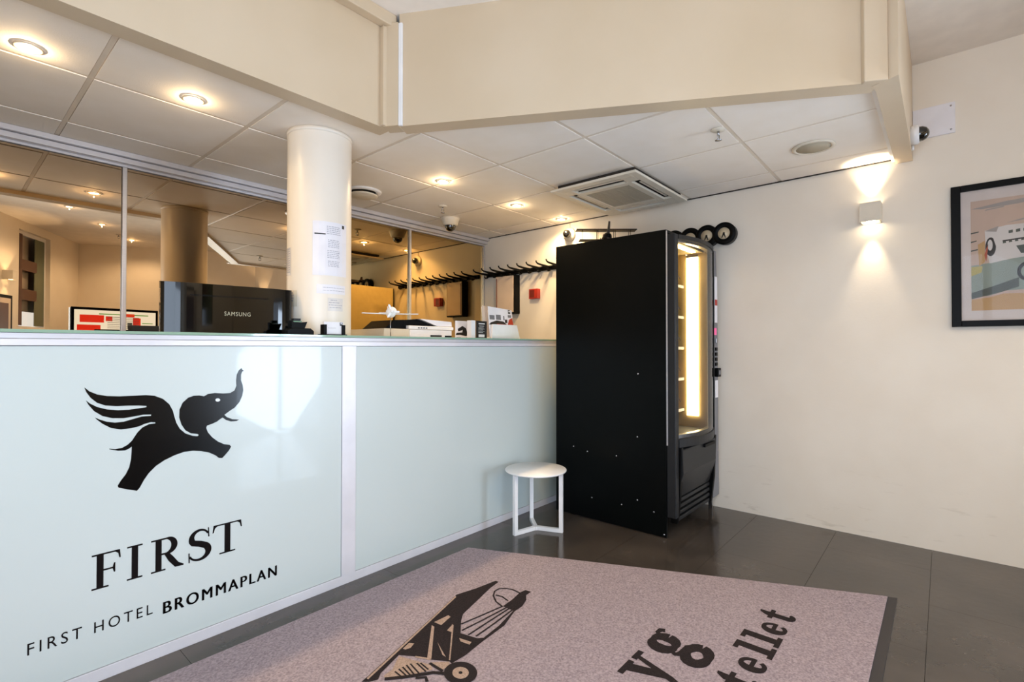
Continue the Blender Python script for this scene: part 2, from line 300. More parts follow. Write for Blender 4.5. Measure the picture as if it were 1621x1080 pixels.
# ------------------------------------------------------------ the room shell
ROOM = [(3.653, 3.515), (-2.27, 3.515), (far(0).x, far(0).y), (3.653, -1.96)]      # plan, counter-clockwise
ROOMW = [(3.70, 3.60), (-2.36, 3.60), (far(-0.08, 0.08).x, far(-0.08, 0.08).y), (3.70, -2.10)]
fl = MB().prism(ROOMW, (0,0,-0.012), (1,0,0), (0,1,0), (0,0,-0.2))
floor = struct(fl, 'floor', 'joint', 'dark polished stone tile floor of the lobby')
for j in range(-8, 9):
    y0 = 0.058 + 0.45 * j
    for i in range(-5, 6):
        x0 = 0.62 + 0.9 * i + (0.45 if j % 2 else 0)
        p = clip([(x0+.0007, y0+.0007), (x0+.8993, y0+.0007), (x0+.8993, y0+.4493), (x0+.0007, y0+.4493)], ROOM)
        if len(p) > 2 and abs(parea(p)) > 0.004:
            MB().prism(p, (0,0,-0.0115), (1,0,0), (0,1,0), (0,0,0.0115)).build('floor_tile', 'stone', floor)

cl = MB().prism(ROOMW, (0,0,ZH), (1,0,0), (0,1,0), (0,0,0.15))
ceiling = struct(cl, 'ceiling', 'highceil', 'cream ceiling, tiled and lower over the reception desk')
CA, CB = (1.467, 1.98), (2.483, 0.18)
TILED = [(-2.27, 3.515), (-2.27, 2.09), (1.51, 2.09), (2.53, 0.205), (3.653, 0.205), (3.653, 3.515)]
def ccw(p): return p if parea(p) > 0 else p[::-1]
TILED = ccw(TILED)
gx, gy = 1.617, 0.808
lowc = struct(MB().prism(TILED, (0,0,ZC+0.02), (1,0,0), (0,1,0), (0,0,0.01)), 'ceiling_2', 'grid', 'lower tiled ceiling above the reception counter')
for i in range(-7, 5):
    for j in range(-2, 6):
        x0, y0 = gx + .6*i + .011, gy + .6*j + .011
        p = clip(TILED, [(x0, y0), (x0+.578, y0), (x0+.578, y0+.578), (x0, y0+.578)])
        q = []
        for a in p:
            if not q or math.hypot(a[0]-q[-1][0], a[1]-q[-1][1]) > 1e-4: q.append(a)
        if len(q) > 2 and abs(parea(q)) > 0.002:
            MB().prism(q, (0,0,ZC+random.uniform(0,0.0012)), (1,0,0), (0,1,0), (0,0,0.012)).build('ceiling_tile', 'tile', lowc)
for i in range(-6, 4):
    x = gx + .6*i; y0 = 2.09 if x < 1.5 else max(0.205, 2.09 - (x-1.5)*1.85)
    MB().box(x-.009, x+.009, y0, 3.515, ZC+.003, ZC+.0196).build('grid_bar', 'grid', lowc)
for j in range(0, 6):
    y = gy + .6*(j-1)
    if y < 0.21: continue
    x0 = -2.2 if y > 2.1 else 1.5 + (2.09-y)/1.85
    MB().box(x0, 3.653, y-.009, y+.009, ZC+.0035, ZC+.0197).build('grid_bar', 'grid', lowc)

struct(MB().box(3.653, 3.78, -2.1, 3.66, -.01, 2.9), 'wall_right', 'rwall', 'long cream wall on the right side of the lobby')
struct(MB().box(-2.4, 3.653, 3.56, 3.68, -.01, 2.9), 'wall_back', 'wall', 'wall behind the mirrored sliding doors')
# slanted street wall behind the camera with openings
def slab(mb, f, a0, a1, z0, z1, t=0.16):
    ps = [f(a0, 0, z0), f(a1, 0, z0), f(a1, t, z0), f(a0, t, z0)]
    vs = [mb.bm.verts.new(p) for p in ps] + [mb.bm.verts.new(p + Vector((0,0,z1-z0))) for p in ps]
    for q in ((0,3,2,1),(4,5,6,7),(0,1,5,4),(1,2,6,5),(2,3,7,6),(3,0,4,7)): mb.bm.faces.new([vs[k] for k in q])
b = MB()
slab(b, street, -4.3, -1.1, -.01, 2.9); slab(b, street, -1.1, .9, -.01, .3); slab(b, street, -1.1, .9, 2.2, 2.9)
slab(b, street, .9, 1.92, -.01, 2.9); slab(b, street, 1.92, 2.67, -.01, 1.35); slab(b, street, 1.92, 2.67, 2.63, 2.9); slab(b, street, 2.67, 3.66, -.01, 2.9)
struct(b, 'wall_street', 'wall', 'slanted wall with windows behind the camera')
b = MB(); slab(b, far, -.16, 1.2, -.01, 2.9); slab(b, far, 1.2, 2.3, 1.8, 2.9); slab(b, far, 2.3, 2.6, -.01, 2.9)
struct(b, 'wall_entrance', 'wall', 'cream wall with the glazed entrance')
def window(name, f, a0, a1, z0, z1, label, mull=()):
    b = MB()
    for u0, u1, w0, w1 in [(a0, a0+.04, z0, z1), (a1-.04, a1, z0, z1), (a0+.04, a1-.04, z0, z0+.05), (a0+.04, a1-.04, z1-.05, z1)] + [(m-.025, m+.025, z0+.05, z1-.05) for m in mull]:
        ps = [f(u0, .05, w0), f(u1, .05, w0), f(u1, .11, w0), f(u0, .11, w0)]
        vs = [b.bm.verts.new(p) for p in ps] + [b.bm.verts.new(p + Vector((0,0,w1-w0))) for p in ps]
        for q in ((0,3,2,1),(4,5,6,7),(0,1,5,4),(1,2,6,5),(2,3,7,6),(3,0,4,7)): b.bm.faces.new([vs[k] for k in q])
    o = struct(b, name, 'white', label)
    g = MB(); ps = [f(a0+.04, .08, z0+.05), f(a1-.04, .08, z0+.05), f(a1-.04, .08, z1-.05), f(a0+.04, .08, z1-.05)]
    g.bm.faces.new([g.bm.verts.new(p) for p in ps]); g.build('pane', 'glass', o); return o
window('window_1', street, -1.1, .9, .3, 2.2, 'wide street window', (-.43, .23))
window('door_1', far, 1.2, 2.3, 0.0, 1.8, 'glazed entrance door', (1.75,))
w2 = window('window_2', street, 1.92, 2.67, 1.35, 2.63, 'narrow window with brown slats')
inw = lambda s_, o_, z_: street(s_, o_ + .02, z_)
for z in (1.74, 2.12):
    b = MB(); slab(b, inw, 1.965, 2.38, z, z+.14, .02); b.build('window_slat', 'brown', w2)
b = MB(); slab(b, inw, 1.965, 2.04, 1.41, 2.58, .018); b.build('slat_post', 'brown', w2)
b = MB(); slab(b, lambda s_, o_, z_: street(s_, o_ + .045, z_), 2.38, 2.62, 1.41, 2.58, .004); b.build('curtain', 'green_glass', w2)
b = MB(); slab(b, lambda s_, o_, z_: street(s_, o_ + .135, z_), 1.93, 2.66, 1.6, 2.62, .004); b.build('curtain', 'board', w2)

# bulkhead around the lower ceiling
ZB = 2.195
struct(MB().box(-2.1, 1.467, 2.05, 2.14, ZB, ZH), 'wall_upper_left', 'bulk', 'cream bulkhead above the counter on the left')
A0, B0 = Vector((1.467, 1.98, 0)), Vector((2.483, 0.18, 0))
RUN = (B0 - A0).normalized(); NRM = Vector((-RUN.y, RUN.x, 0))
if NRM.x < 0: NRM = -NRM
def ds(mb, s0, s1, z0, z1, t0, t1):
    ps = [A0+RUN*s0+NRM*t0, A0+RUN*s1+NRM*t0, A0+RUN*s1+NRM*t1, A0+RUN*s0+NRM*t1]
    vs = [mb.bm.verts.new((p.x, p.y, z0)) for p in ps] + [mb.bm.verts.new((p.x, p.y, z1)) for p in ps]
    for q in ((0,3,2,1),(4,5,6,7),(0,1,5,4),(1,2,6,5),(2,3,7,6),(3,0,4,7)): mb.bm.faces.new([vs[k] for k in q])
    return mb
LEN = (B0 - A0).length
struct(ds(MB(), 0.0, LEN, ZB, ZH, 0.0, 0.09), 'wall_upper_diagonal', 'bulk', 'cream bulkhead running diagonally overhead')
struct(MB().prism([(2.455, .125), (3.652, .125), (3.652, .205), (2.56, .205), (2.50, .215)], (0,0,ZB-.001), (1,0,0), (0,1,0), (0,0,ZH-ZB)), 'wall_upper_right', 'bulk', 'cream bulkhead beam ending at the right wall')
# trims: corner posts, cover strips, cornice
struct(MB().box(1.405, 1.467, 2.022, 2.05, ZB, ZH-.065), 'trim_1', 'bulk', 'corner cover strip', bevel=.003)
struct(ds(MB(), -.075, .0, ZB-.002, ZH-.05, -.018, .06), 'trim_2', 'bulk', 'corner board of the diagonal bulkhead')
struct(ds(MB(), .0, .02, ZB-.002, ZH-.05, -.014, .0), 'trim_3', 'white', 'narrow batten beside the corner', bevel=.003)
struct(MB().box(-2.1, 1.467, 2.0, 2.05, ZH-.062, ZH), 'trim_4', 'bulk', 'cornice along the left bulkhead', bevel=.004)
struct(ds(MB(), LEN-.075, LEN+.01, ZB-.006, ZH, -.03, .0), 'trim_5', 'bulk', 'end post of the diagonal bulkhead', bevel=.004)
struct(MB().box(2.56, 3.65, .205, .222, ZC-.012, ZC+.005), 'trim_6', 'white', 'white angle along the beam')
struct(MB().box(3.64, 3.653, 0.205, 3.515, ZC-.004, ZC+.002), 'trim_7', 'slot', 'shadow gap between ceiling and right wall')

# ------------------------------------------------------------ mirrored sliding doors
track = empty('sliding_door_track', (0.6, 3.47, 2.16), 'double aluminium track along the top of the bronze mirror doors', 'door track')
boxo('track_rail', 'alu_edge', -2.2, 3.651, 3.44, 3.5, 2.192, 2.219, track, .002)
boxo('track_rail', 'alu_edge', -2.2, 3.651, 3.465, 3.505, 2.162, 2.19, track, .002)
boxo('track_rail', 'alu_edge', -2.2, 3.651, 3.506, 3.555, 2.15, 2.219, track, .002)
LBL = ['bronze mirror door partly hidden beyond the left edge', 'bronze mirror door at the far left, above the counter end', 'bronze mirror door between the left aluminium stile and the round column',
       'bronze mirror door hidden mostly behind the round column', 'bronze mirror door right of the column showing the black vending machine', 'rightmost bronze mirror door reflecting the coat hooks']
edges = [-1.3, -.29, .712, 1.71, 2.714, 3.64]
for k in range(5):
    x0, x1 = edges[k], edges[k+1]; yo = 3.515 if k % 2 else 3.519
    d = empty('mirror_door', ((x0+x1)/2, yo, 0), LBL[k+1], 'mirror door', 'sliding mirror doors behind the counter')
    boxo('mirror_panel', 'mirror_l' if k < 3 else 'mirror_r', x0+.0115, x1-.0125, yo, yo+.006, .04, 2.146, d)
    boxo('stile', 'alu', x0-.0105, x0+.0112, yo-.022, yo+.01, .0, 2.148, d, .003)
    if k == 4: boxo('stile', 'alu', x1-.012, x1+.008, yo-.022, yo+.01, .0, 2.148, d, .003)
    boxo('bottom_rail', 'alu', x0+.0115, x1-.0125, yo-.012, yo+.01, .0, .04, d)
    boxo('backing', 'black', x0+.0115, x1-.0125, yo+.007, yo+.012, .04, 2.146, d)

# ------------------------------------------------------------ column
CX, CY, CR = 1.320, 2.457, 0.1565
col = empty('round_column', (CX, CY, 0), 'round cream painted column rising behind the reception counter', 'column')
MB().lathe([(CR, 0), (CR, 2.2)], (CX, CY, 0), seg=64).build('shaft', 'column', col)
MB().lathe([(CR, 2.2), (CR+.004, 2.2), (CR+.004, 2.2205), (CR, 2.2205)], (CX, CY, 0), seg=64).build('collar', 'column', col)
AZ = 241.76
def cpatch(mb, p0, p1, z0, z1, r, n=6, mi=0, t=0.0008):
    """patch on the column; p0,p1: degrees from the side that faces the lobby"""
    V = []
    for rr in (r, r + t):
        V.append([[mb.bm.verts.new((CX + rr*cos(radians(AZ + p0 + (p1-p0)*i/n)), CY + rr*sin(radians(AZ + p0 + (p1-p0)*i/n)), z)) for z in (z0, z1)] for i in range(n+1)])
    for i in range(n):
        f = mb.bm.faces.new((V[1][i][0], V[1][i+1][0], V[1][i+1][1], V[1][i][1])); f.material_index = mi
        f = mb.bm.faces.new((V[0][i][0], V[0][i][1], V[0][i+1][1], V[0][i+1][0])); f.material_index = mi
        for k in (0, 1): mb.bm.faces.new((V[0][i][k], V[0][i+1][k], V[1][i+1][k], V[1][i][k])).material_index = mi
def notice(name, p0, p1, z0, z1, m, lines, label, logo=None, bold=None):
    b = MB(); cpatch(b, p0, p1, z0, z1, CR+.0008)
    mx = radians((p0+p1)/2 + AZ); root = empty(name, (CX + CR*cos(mx), CY + CR*sin(mx), z0), label, 'notice')
    b.build('sheet', m, root); b = MB()
    for (a0, a1, z, h) in lines:
        a = a0
        while a < a1 - 1:
            wdt = random.uniform(2.0, 5.5); cpatch(b, a, min(a+wdt, a1), z, z+h, CR+.0018, 1, 0, .0003); a += wdt + 1.1
    if bold: cpatch(b, *bold, CR+.0018, 3, 1, .0003)
    if logo:
        cpatch(b, *logo, CR+.0018, 2, 1, .0003)
    o = b.build('print', ['ink', 'inkb'], root); o['kind'] = 'stuff'; return root
L1 = [(12, 38, 1.727-.009*k, .003) for k in range(5)] + [(14, 36, 1.66-.0085*k, .0028) for k in range(5)] + [(13, 36, 1.607-.0085*k, .0028) for k in range(5)] + [(14, 36, 1.555-.008*k, .0026) for k in range(4)]
notice('notice_sheet', -12, 53, 1.485, 1.752, 'paper', L1, 'tall white notice sheet taped to the front of the round column', (41.5, 46.5, 1.728, 1.745), (-9, 10, 1.686, 1.692))
notice('notice_strip', -5, 50, 1.395, 1.44, 'paper', [(6, 48, 1.424, .002), (6, 48, 1.41, .002)], 'small white notice strip below the tall sheet on the column')
notice('notice_lettering', 14, 44, 1.31, 1.375, 'film', [(19, 31, 1.362, .003), (16, 36, 1.35, .003), (16, 42, 1.338, .003), (17, 40, 1.326, .003)], 'clear film with four short lines, lowest on the column')
notice('side_notice', -82, -58, 1.488, 1.625, 'film', [(-78, -60, 1.615-.0115*k, .005) for k in range(11)], 'column notice with dense lines on the left side of the round column')
sw = notice('switch_plate', -58, -41, 1.33, 1.41, 'cream', [(-55, -49, 1.395-.013*k, .007) for k in range(4)], 'small cream plate low on the left side of the column')
sw['category'] = 'plate'
# ------------------------------------------------------------ reception counter
ct = empty('reception_counter', (1.2, 2.24, 0), 'white reception counter with glass front panels and a green glass top edge', 'reception counter')
CX0, CX1 = -1.42, 3.645
boxo('bottom_rail', 'frame', CX0, CX1, 2.172, 2.2, 0.0, .042, ct, .001)
boxo('top_rail', 'frame', CX0, CX1, 2.166, 2.2, 1.136, 1.157, ct, .001)
boxo('edge_profile', 'alu_edge', CX0, CX1, 2.172, 2.295, 1.158, 1.176, ct, .001)
boxo('glass_top', 'eglass', CX0, CX1, 2.166, 2.297, 1.1765, 1.187, ct, .001)
boxo('stile', 'frame', 1.284, 1.357, 2.170, 2.2, .042, 1.136, ct, .001)
boxo('stile', 'frame', -.96, -.887, 2.170, 2.2, .042, 1.136, ct, .001)
boxo('front_panel', 'bglass', -.885, 1.282, 2.176, 2.186, .044, 1.134, ct)
boxo('front_panel', 'bglass', 1.359, 3.64, 2.176, 2.186, .044, 1.134, ct)
boxo('front_panel', 'bglass', CX0, -.962, 2.176, 2.186, .044, 1.134, ct)
boxo('carcass', 'white', CX0, CX1, 2.202, 2.29, .0, 1.157, ct)
# lettering and emblem on the left panel (vinyl film, 0.6 mm)
def onp(x, z): return Vector((x, 2.1754, z))
def film(polys, name, m='black_film', y=2.1754, par=None):
    b = MB()
    for k, q in enumerate(polys): b.prism(q, (0, y, 0), (1,0,0), (0,0,1), (0, -.0006 - .00003*k, 0))
    return b.build(name, m, par or ct)
def letters(P):
    """split the polygons of a line of text into letters by their x ranges"""
    L = []
    for q in sorted(P, key=lambda q: min(p[0] for p in q)):
        a, b_ = min(p[0] for p in q), max(p[0] for p in q)
        if L and a < L[-1][0] - 1e-4: L[-1][1].append(q); L[-1][0] = max(L[-1][0], b_)
        else: L.append([b_, [q]])
    return [l[1] for l in L]
def film_text(P, dx=0.0):
    for q in letters(P):
        b = MB()
        for d in ((0,) if not dx else (-dx, 0, dx)):
            flat(b, q, lambda x, z: Vector((x + d, 2.1754 - .0006 - abs(d)*.05, z)))
        b.build('letter', 'black_film', ct)
film([ELEPHANT], 'winged_elephant_emblem'); film([EYE], 'emblem_eye', 'film_white', 2.1746)
CAP0, CAP1 = .311, .429
def glyph(ch):
    """serif capitals in a box 0..w x 0..1"""
    T, s = .17, .045
    def stem(x, a=0, b=1, w=T): return [(x, a), (x+w, a), (x+w, b), (x, b)]
    def ser(x0, x1, y, h=s): return [(x0, y), (x1, y), (x1, y+h), (x0, y+h)]
    if ch == 'I': return .40, [stem(.12), ser(0, .41, 0), ser(0, .41, 1-s)]
    if ch == 'F': return .72, [stem(.12), ser(0, .42, 0), ser(0, .70, 1-s), [(.62, 1), (.70, 1), (.72, .76), (.685, .76), (.655, .90), (.58, .955)], ser(.28, .55, .49), [(.55, .38), (.585, .38), (.585, .65), (.55, .65), (.52, .54), (.52, .49)]]
    if ch == 'T': return .86, [stem(.345), ser(.2, .66, 0), ser(.03, .83, 1-s), [(0, .76), (.035, .76), (.07, .90), (.14, .955), (.03, 1)], [(.86, .76), (.825, .76), (.79, .90), (.72, .955), (.83, 1)]]
    if ch == 'R':
        o = [stem(.12), ser(0, .40, 0), ser(0, .35, 1-s)]
        c = [(.25, .975), (.40, .975)] + arc(.42, .745, .23, .23, 88, -88, 14) + [(.25, .515)]
        wd = [.045, .05] + [.05 + .13 * sin(pi*i/14) for i in range(15)] + [.05]
        o += strip(c, wd); o += strip([(.42, .52), (.56, .30), (.72, .08), (.92, .02)], [.12, .17, .16, .04]); return .93, o
    if ch == 'S':
        c = arc(.33, .735, .23, .24, 20, 90, 5) + arc(.33, .735, .23, .24, 100, 215, 8) + [(.33, .53)] + arc(.30, .27, .26, .245, 45, -60, 9) + arc(.30, .27, .26, .245, -70, -160, 7)
        n = len(c); wd = [.05 + .14 * math.exp(-((i/(n-1)-.5)/.26)**2) for i in range(n)]
        o = strip(c, wd); o += [[(.555, .70), (.585, .70), (.57, 1.0), (.545, 1.0)], [(.02, .31), (.05, .31), (.055, 0), (.025, 0)]]; return .62, o
for ch, x0, x1 in (('F', .362, .4404), ('I', .4585, .5022), ('R', .5287, .6322), ('S', .6447, .7226), ('T', .7293, .8380)):
    wd, g = glyph(ch); film([[(x0 + p[0]/wd*(x1-x0), CAP0 + p[1]*(CAP1-CAP0)) for p in q] for q in g], 'letter')
film_text(fit_polys(text_polys('FIRST HOTEL', 0, 1.35), .2075, .535, .1665, .2035))
film_text(fit_polys(text_polys('BROMMAPLAN', 0, 1.25), .568, .979, .152, .1955), .0016)

# side cabinet and desk behind the counter
sc_ = empty('side_cabinet', (2.17, 2.6, 0), 'white cabinet behind the counter carrying the printer and brochures', 'cabinet')
boxo('body', 'white', 1.5, 2.84, 2.302, 2.86, 0, 1.16, sc_, .002); boxo('top_board', 'desk', 1.495, 2.845, 2.299, 2.87, 1.16, 1.186, sc_, .002)
dk = empty('reception_desk', (.3, 2.65, 0), 'low pale work desk hidden behind the reception counter', 'desk')
boxo('desktop', 'desk', -.9, 1.13, 2.32, 2.95, .72, .75, dk, .003)
for x in (-.88, 1.09): boxo('side_panel', 'desk', x, x+.025, 2.34, 2.93, 0, .72, dk)

# monitor
mo = empty('computer_monitor', (.885, 2.44, .75), 'glossy black computer monitor seen from behind on the reception desk', 'monitor', rz=-.124)
b = MB(); prof = [(-.258, .026), (-.263, .018)] + [(-.263*cos(pi*k/24)**.6 if k < 12 else (0 if k == 12 else .263*(-cos(pi*k/24))**.6), -.010 - .026*sin(pi*k/24)) for k in range(25)] + [(.263, .018), (.258, .026)]
b.prism(prof, (0,0,.34), (1,0,0), (0,1,0), (0,0,.315)); b.build('housing', 'gloss', mo, .004, local=True)
boxo('bezel', 'black', -.262, .262, .0262, .034, .33, .66, mo, .002, local=True)
b = MB(); sx = lambda u: .245 - .49*u; sz = lambda v: .352 + .29*v
def scr(u0, u1, v0, v1, mi, d=0): b.box(sx(u1), sx(u0), .034, .0352+d, sz(v0), sz(v1), mi=mi)
def emat(n, c, s=1.0): return mat(n, S('101010'), .3, emit=S(c), estr=s, col2=S('101010'))
scr(0, 1, 0, 1, 0); scr(.1, .72, .90, .925, 1, .0004)
scr(.66, .94, .70, .88, 2, .0004); scr(.70, .97, .50, .64, 2, .0004); scr(.28, .42, .86, .94, 2, .0004); scr(.56, .64, .74, .86, 2, .0004); scr(.20, .30, .50, .84, 2, .0004)
for k in range(9): scr(.22, .62, .48 + .045*k, .492 + .045*k, 3, .0006)
scr(.31, .37, .56, .72, 3, .0008); scr(.52, .6, .4, .46, 2, .0008); scr(.05, .16, .62, .66, 1, .0006); scr(.04, .18, .7, .72, 1, .0006); scr(.1, .9, .1, .35, 3, .0002)
b.build('screen', [emat('screen_white', 'F2F4F0', 1.3), emat('screen_green', '6FB05A'), emat('screen_red', 'E2301E', 1.2), emat('screen_text', '6A7070', .6)], mo, local=True)
b = MB(); flat(b, fit_polys(text_polys('SAMSUNG', 0, 1.15), -.032, .074, .52, .538), lambda u, v: Vector((u, -.0366, v))); b.build('maker_lettering', mat('silver_lettering', S('B4AE94'), .4), mo, local=True)
b = MB()
for k in range(60): b.box(-.16+.0052*k, -.1575+.0052*k, -.0366, -.028, .60, .607)
o = b.build('vent_row', 'black', mo, local=True); o['kind'] = 'stuff'
b = MB().tube([(0, 0, .03), (0, -.01, .36)], .022, 12); b.build('neck', 'black', mo, local=True)
MB().lathe([(0, 0), (.12, 0), (.12, .01), (.05, .02), (.02, .05), (0, .05)], (0, 0, 0), seg=28).build('stand_foot', 'gloss', mo, local=True)

# office chair: only its back shows
ch = empty('office_chair', (.86, 3.12, 0), 'black office chair whose backrest shows left of the monitor', 'chair')
b = MB(); b.prism([(-.2, -.03), (-.12, -.045), (0, -.05), (.12, -.045), (.2, -.03), (.21, .0), (.12, -.012), (0, -.018), (-.12, -.012), (-.21, 0)], (.86, 3.12, .72), (1,0,0), (0,1,0), (0,0,.52)); b.build('backrest', 'fabric', ch, .012)
boxo('seat', 'fabric', .64, 1.08, 2.99, 3.1, .42, .5, ch, .03)
MB().box(.83, .89, 3.1, 3.13, .45, .8).build('back_support', 'black', ch, .01)
MB().tube([(.86, 3.05, .08), (.86, 3.05, .42)], .025, 12).build('gas_column', 'steel', ch)
for k in range(5):
    a = 2*pi*k/5 + .3; ex, ey = .86+.26*cos(a), 3.05+.26*sin(a)
    leg = MB().tube([(.86, 3.05, .09), (ex, ey, .065)], [.022, .014], 8).build('leg', 'black', ch)
    MB().lathe([(0, -.011), (.024, -.011), (.026, 0), (.024, .011), (0, .011)], (ex, ey, .0265), (-sin(a), cos(a), 0), 14).build('caster', 'black', leg)

# small things on the counter
cd = empty('card_holder', (1.27, 2.235, 1.187), 'black business card holder with a white card standing in front of the column', 'card holder')
boxo('base', 'black', 1.208, 1.332, 2.21, 2.262, 1.187, 1.192, cd)
for x in (1.214, 1.311): boxo('upright', 'black', x, x+.015, 2.216, 2.25, 1.192, 1.238, cd, .001)
boxo('card', 'paper', 1.22, 1.32, 2.227, 2.24, 1.192, 1.252, cd)
b = MB().box(1.302, 1.316, 2.2262, 2.2268, 1.235, 1.250, mi=0).box(1.306, 1.312, 2.2258, 2.2262, 1.241, 1.249, mi=1); b.box(1.24, 1.28, 2.2262, 2.2268, 1.222, 1.2228, mi=0); b.build('card_print', ['inkb', 'paper'], cd)
dt = empty('desk_tidy', (1.105, 2.255, 1.187), 'small low black desk tidy with a green edged top beside the monitor', 'desk tidy')
b = MB(); b.prism([(0, 0), (.125, 0), (.125, .018), (.11, .03), (.03, .032), (0, .022)], (1.045, 2.225, 1.187), (1,0,0), (0,0,1), (0,.06,0)); b.build('tray', 'black', dt, .003)
b = MB(); b.prism([(0, 0), (.062, 0), (.074, .03), (.05, .026), (.012, .026), (0, .034)], (1.068, 2.235, 1.218), (1,0,0), (0,0,1), (0,.04,0)); b.build('cradle', 'black', dt)
boxo('top_strip', mat('green_strip', S('5E8A5C'), .3), 1.078, 1.118, 2.24, 2.27, 1.246, 1.25, dt); boxo('top_block', 'dgrey', 1.082, 1.114, 2.243, 2.268, 1.251, 1.262, dt)

# white model aeroplane on a stand
ap = empty('desk_model_plane', (1.70, 2.37, 1.187), 'white propeller model plane on a thin stand behind the counter', 'model plane', rz=-.5)
MB().lathe([(0, 0), (.032, 0), (.03, .004), (0, .005)], (0, 0, 0), seg=20).build('stand_base', 'black', ap, local=True)
MB().tube([(0, 0, .004), (0, 0, .115)], .0022, 8).build('stand_rod', 'steel', ap, local=True)
b = MB(); b.tube([(.0, -.062, .142), (0, -.05, .141), (0, -.01, .137), (0, .05, .136), (0, .11, .14), (0, .15, .145)], [.010, .028, .029, .021, .012, .004], 16); b.build('fuselage', 'white', ap, smooth=False, local=True)
for sgn in (-1, 1):
    b = MB(); b.prism([(0, -.026), (.155*sgn, -.012), (.158*sgn, .008), (.0, .03)], (0, 0, .128), (1,0,.02*sgn), (0,1,0), (0,0,.004)); b.build('wing', 'white', ap, local=True)
    MB().prism([(0, 0), (.05*sgn, .012), (.05*sgn, .028), (0, .03)], (0, .118, .145), (1,0,0), (0,1,0), (0,0,.003)).build('tailplane', 'white', ap, local=True)
MB().prism([(.11, 0), (.15, 0), (.155, .04), (.135, .04)], (-.0015, 0, .145), (0,1,0), (0,0,1), (.003,0,0)).build('fin', 'white', ap, local=True)
b = MB()
for k in range(3):
    a = pi/2 + .45 + 2*pi*k/3; b.prism([(-.004, 0), (.004, 0), (.006, .036), (0, .044), (-.006, .036)], (0, -.064, .142), (cos(a-pi/2), 0, sin(a-pi/2)), (cos(a), 0, sin(a)), (0, -.002, 0))
b.build('propeller', 'white', ap, local=True)
MB().ball((0, -.066, .142), .011, (1, 1, 1), 12).build('spinner', 'white', ap, local=True)

# printer with folder and booklet on it
pr_ = empty('flatbed_printer', (2.0, 2.62, 1.186), 'low cream printer behind the counter with papers lying on top', 'printer')
boxo('body', 'cream', 1.72, 2.24, 2.46, 2.82, 1.186, 1.240, pr_, .004); boxo('scanner_lid', 'white', 1.89, 2.255, 2.45, 2.83, 1.2405, 1.262, pr_, .005)
boxo('front_cover', 'white', 1.90, 2.24, 2.452, 2.4595, 1.19, 1.238, pr_, .002); boxo('control_strip', 'dgrey', 2.06, 2.15, 2.4475, 2.452, 1.196, 1.206, pr_); boxo('paper_slot', 'black', 2.18, 2.235, 2.4475, 2.452, 1.192, 1.204, pr_)
for k in range(4): boxo('button', 'dgrey', 1.96+.02*k, 1.97+.02*k, 2.446, 2.45, 1.246, 1.252, pr_)
fd = MB().prism([(1.735, 1.2415), (1.885, 1.2415), (1.885, 1.264), (2.12, 1.264), (1.97, 1.302), (1.80, 1.292)], (0, 2.47, 0), (1,0,0), (0,0,1), (0,.24,0)).build('paper_folder', 'black', None, .002); tag(fd, 'black folder lying slanted on the cream printer', 'folder')
bk = MB().prism([(2.125, 1.2645), (2.25, 1.2645), (2.245, 1.296), (1.985, 1.306)], (0, 2.46, 0), (1,0,0), (0,0,1), (0,.24,0)).build('white_booklet', 'paper', None, .002); tag(bk, 'thick white booklet lying on the printer beside the black folder', 'booklet')
fc = empty('photo_card', (2.34, 2.44, 1.186), 'white photo card of a man in black beside the printer', 'card')
boxo('card', 'paper', 2.265, 2.415, 2.44, 2.446, 1.186, 1.305, fc)
b = MB()
fx = lambda L: [(2.265 + .15*u, 1.186 + .119*v) for u, v in L]
for q, mi in (([(.12, .55), (.4, .72), (.62, .6), (.7, .35), (.95, .38), (.98, .25), (.6, .15), (.25, .22), (.0, .2), (.05, .33), (.4, .36), (.42, .5), (.3, .45), (.15, .42)], 0), ([(.7, .5), (.76, .66), (.88, .66), (.93, .5), (.85, .4), (.75, .4)], 1), ([(.05, .0), (.3, .0), (.3, .08), (.05, .08)], 0)):
    b.prism(fx(q), (0, 2.44, 0), (1,0,0), (0,0,1), (0,-.0008,0), mi)
b.build('card_photo', ['inkb', 'skin'], fc)['kind'] = 'stuff'

# brochures
bs = empty('brochure_stand', (2.61, 2.37, 1.186), 'white brochure stand with a large picture brochure near the vending machine', 'brochure stand')
b = MB(); b.prism([(2.478, 0), (2.775, 0), (2.74, .1), (2.49, .1)], (0, 2.312, 1.186), (1,0,0), (0,0,1), (0,.012,0)); b.build('front_flap', 'paper', bs)
b = MB(); b.prism([(0, 0), (.07, 0), (.09, .1), (.02, .2), (.01, .2)], (2.5, 2.352, 1.186), (0,1,0), (0,0,1), (.24,0,0)); b.build('back_support', 'white', bs)
b = MB(); tilt = Vector((0, .1, 1)).normalized(); o0 = Vector((2.475, 2.328, 1.2)); mi_ = {}
b.prism([(0, 0), (.26, 0), (.245, .195), (0, .21)], o0, (1,0,0), tilt, (0,.0012,0), 0)
def bp(pts, mi, k=1): b.prism(pts, o0 + Vector((0, -.0004*k, 0)), (1,0,0), tilt, (0,-.0003,0), mi)
bp([(.0, .085), (.02, .10), (.08, .115), (.15, .11), (.19, .085)], 1); bp([(.19, .085), (.21, .125), (.245, .14), (.255, .085)], 2); bp([(.08, .085), (.18, .085), (.18, .09), (.08, .092)], 2, 2)
for x, w_, h_ in ((.01, .05, .03), (.075, .05, .035), (.15, .012, .03)): bp([(x, .12), (x+w_, .12), (x+w_, .12+h_), (x, .12+h_)], 3)
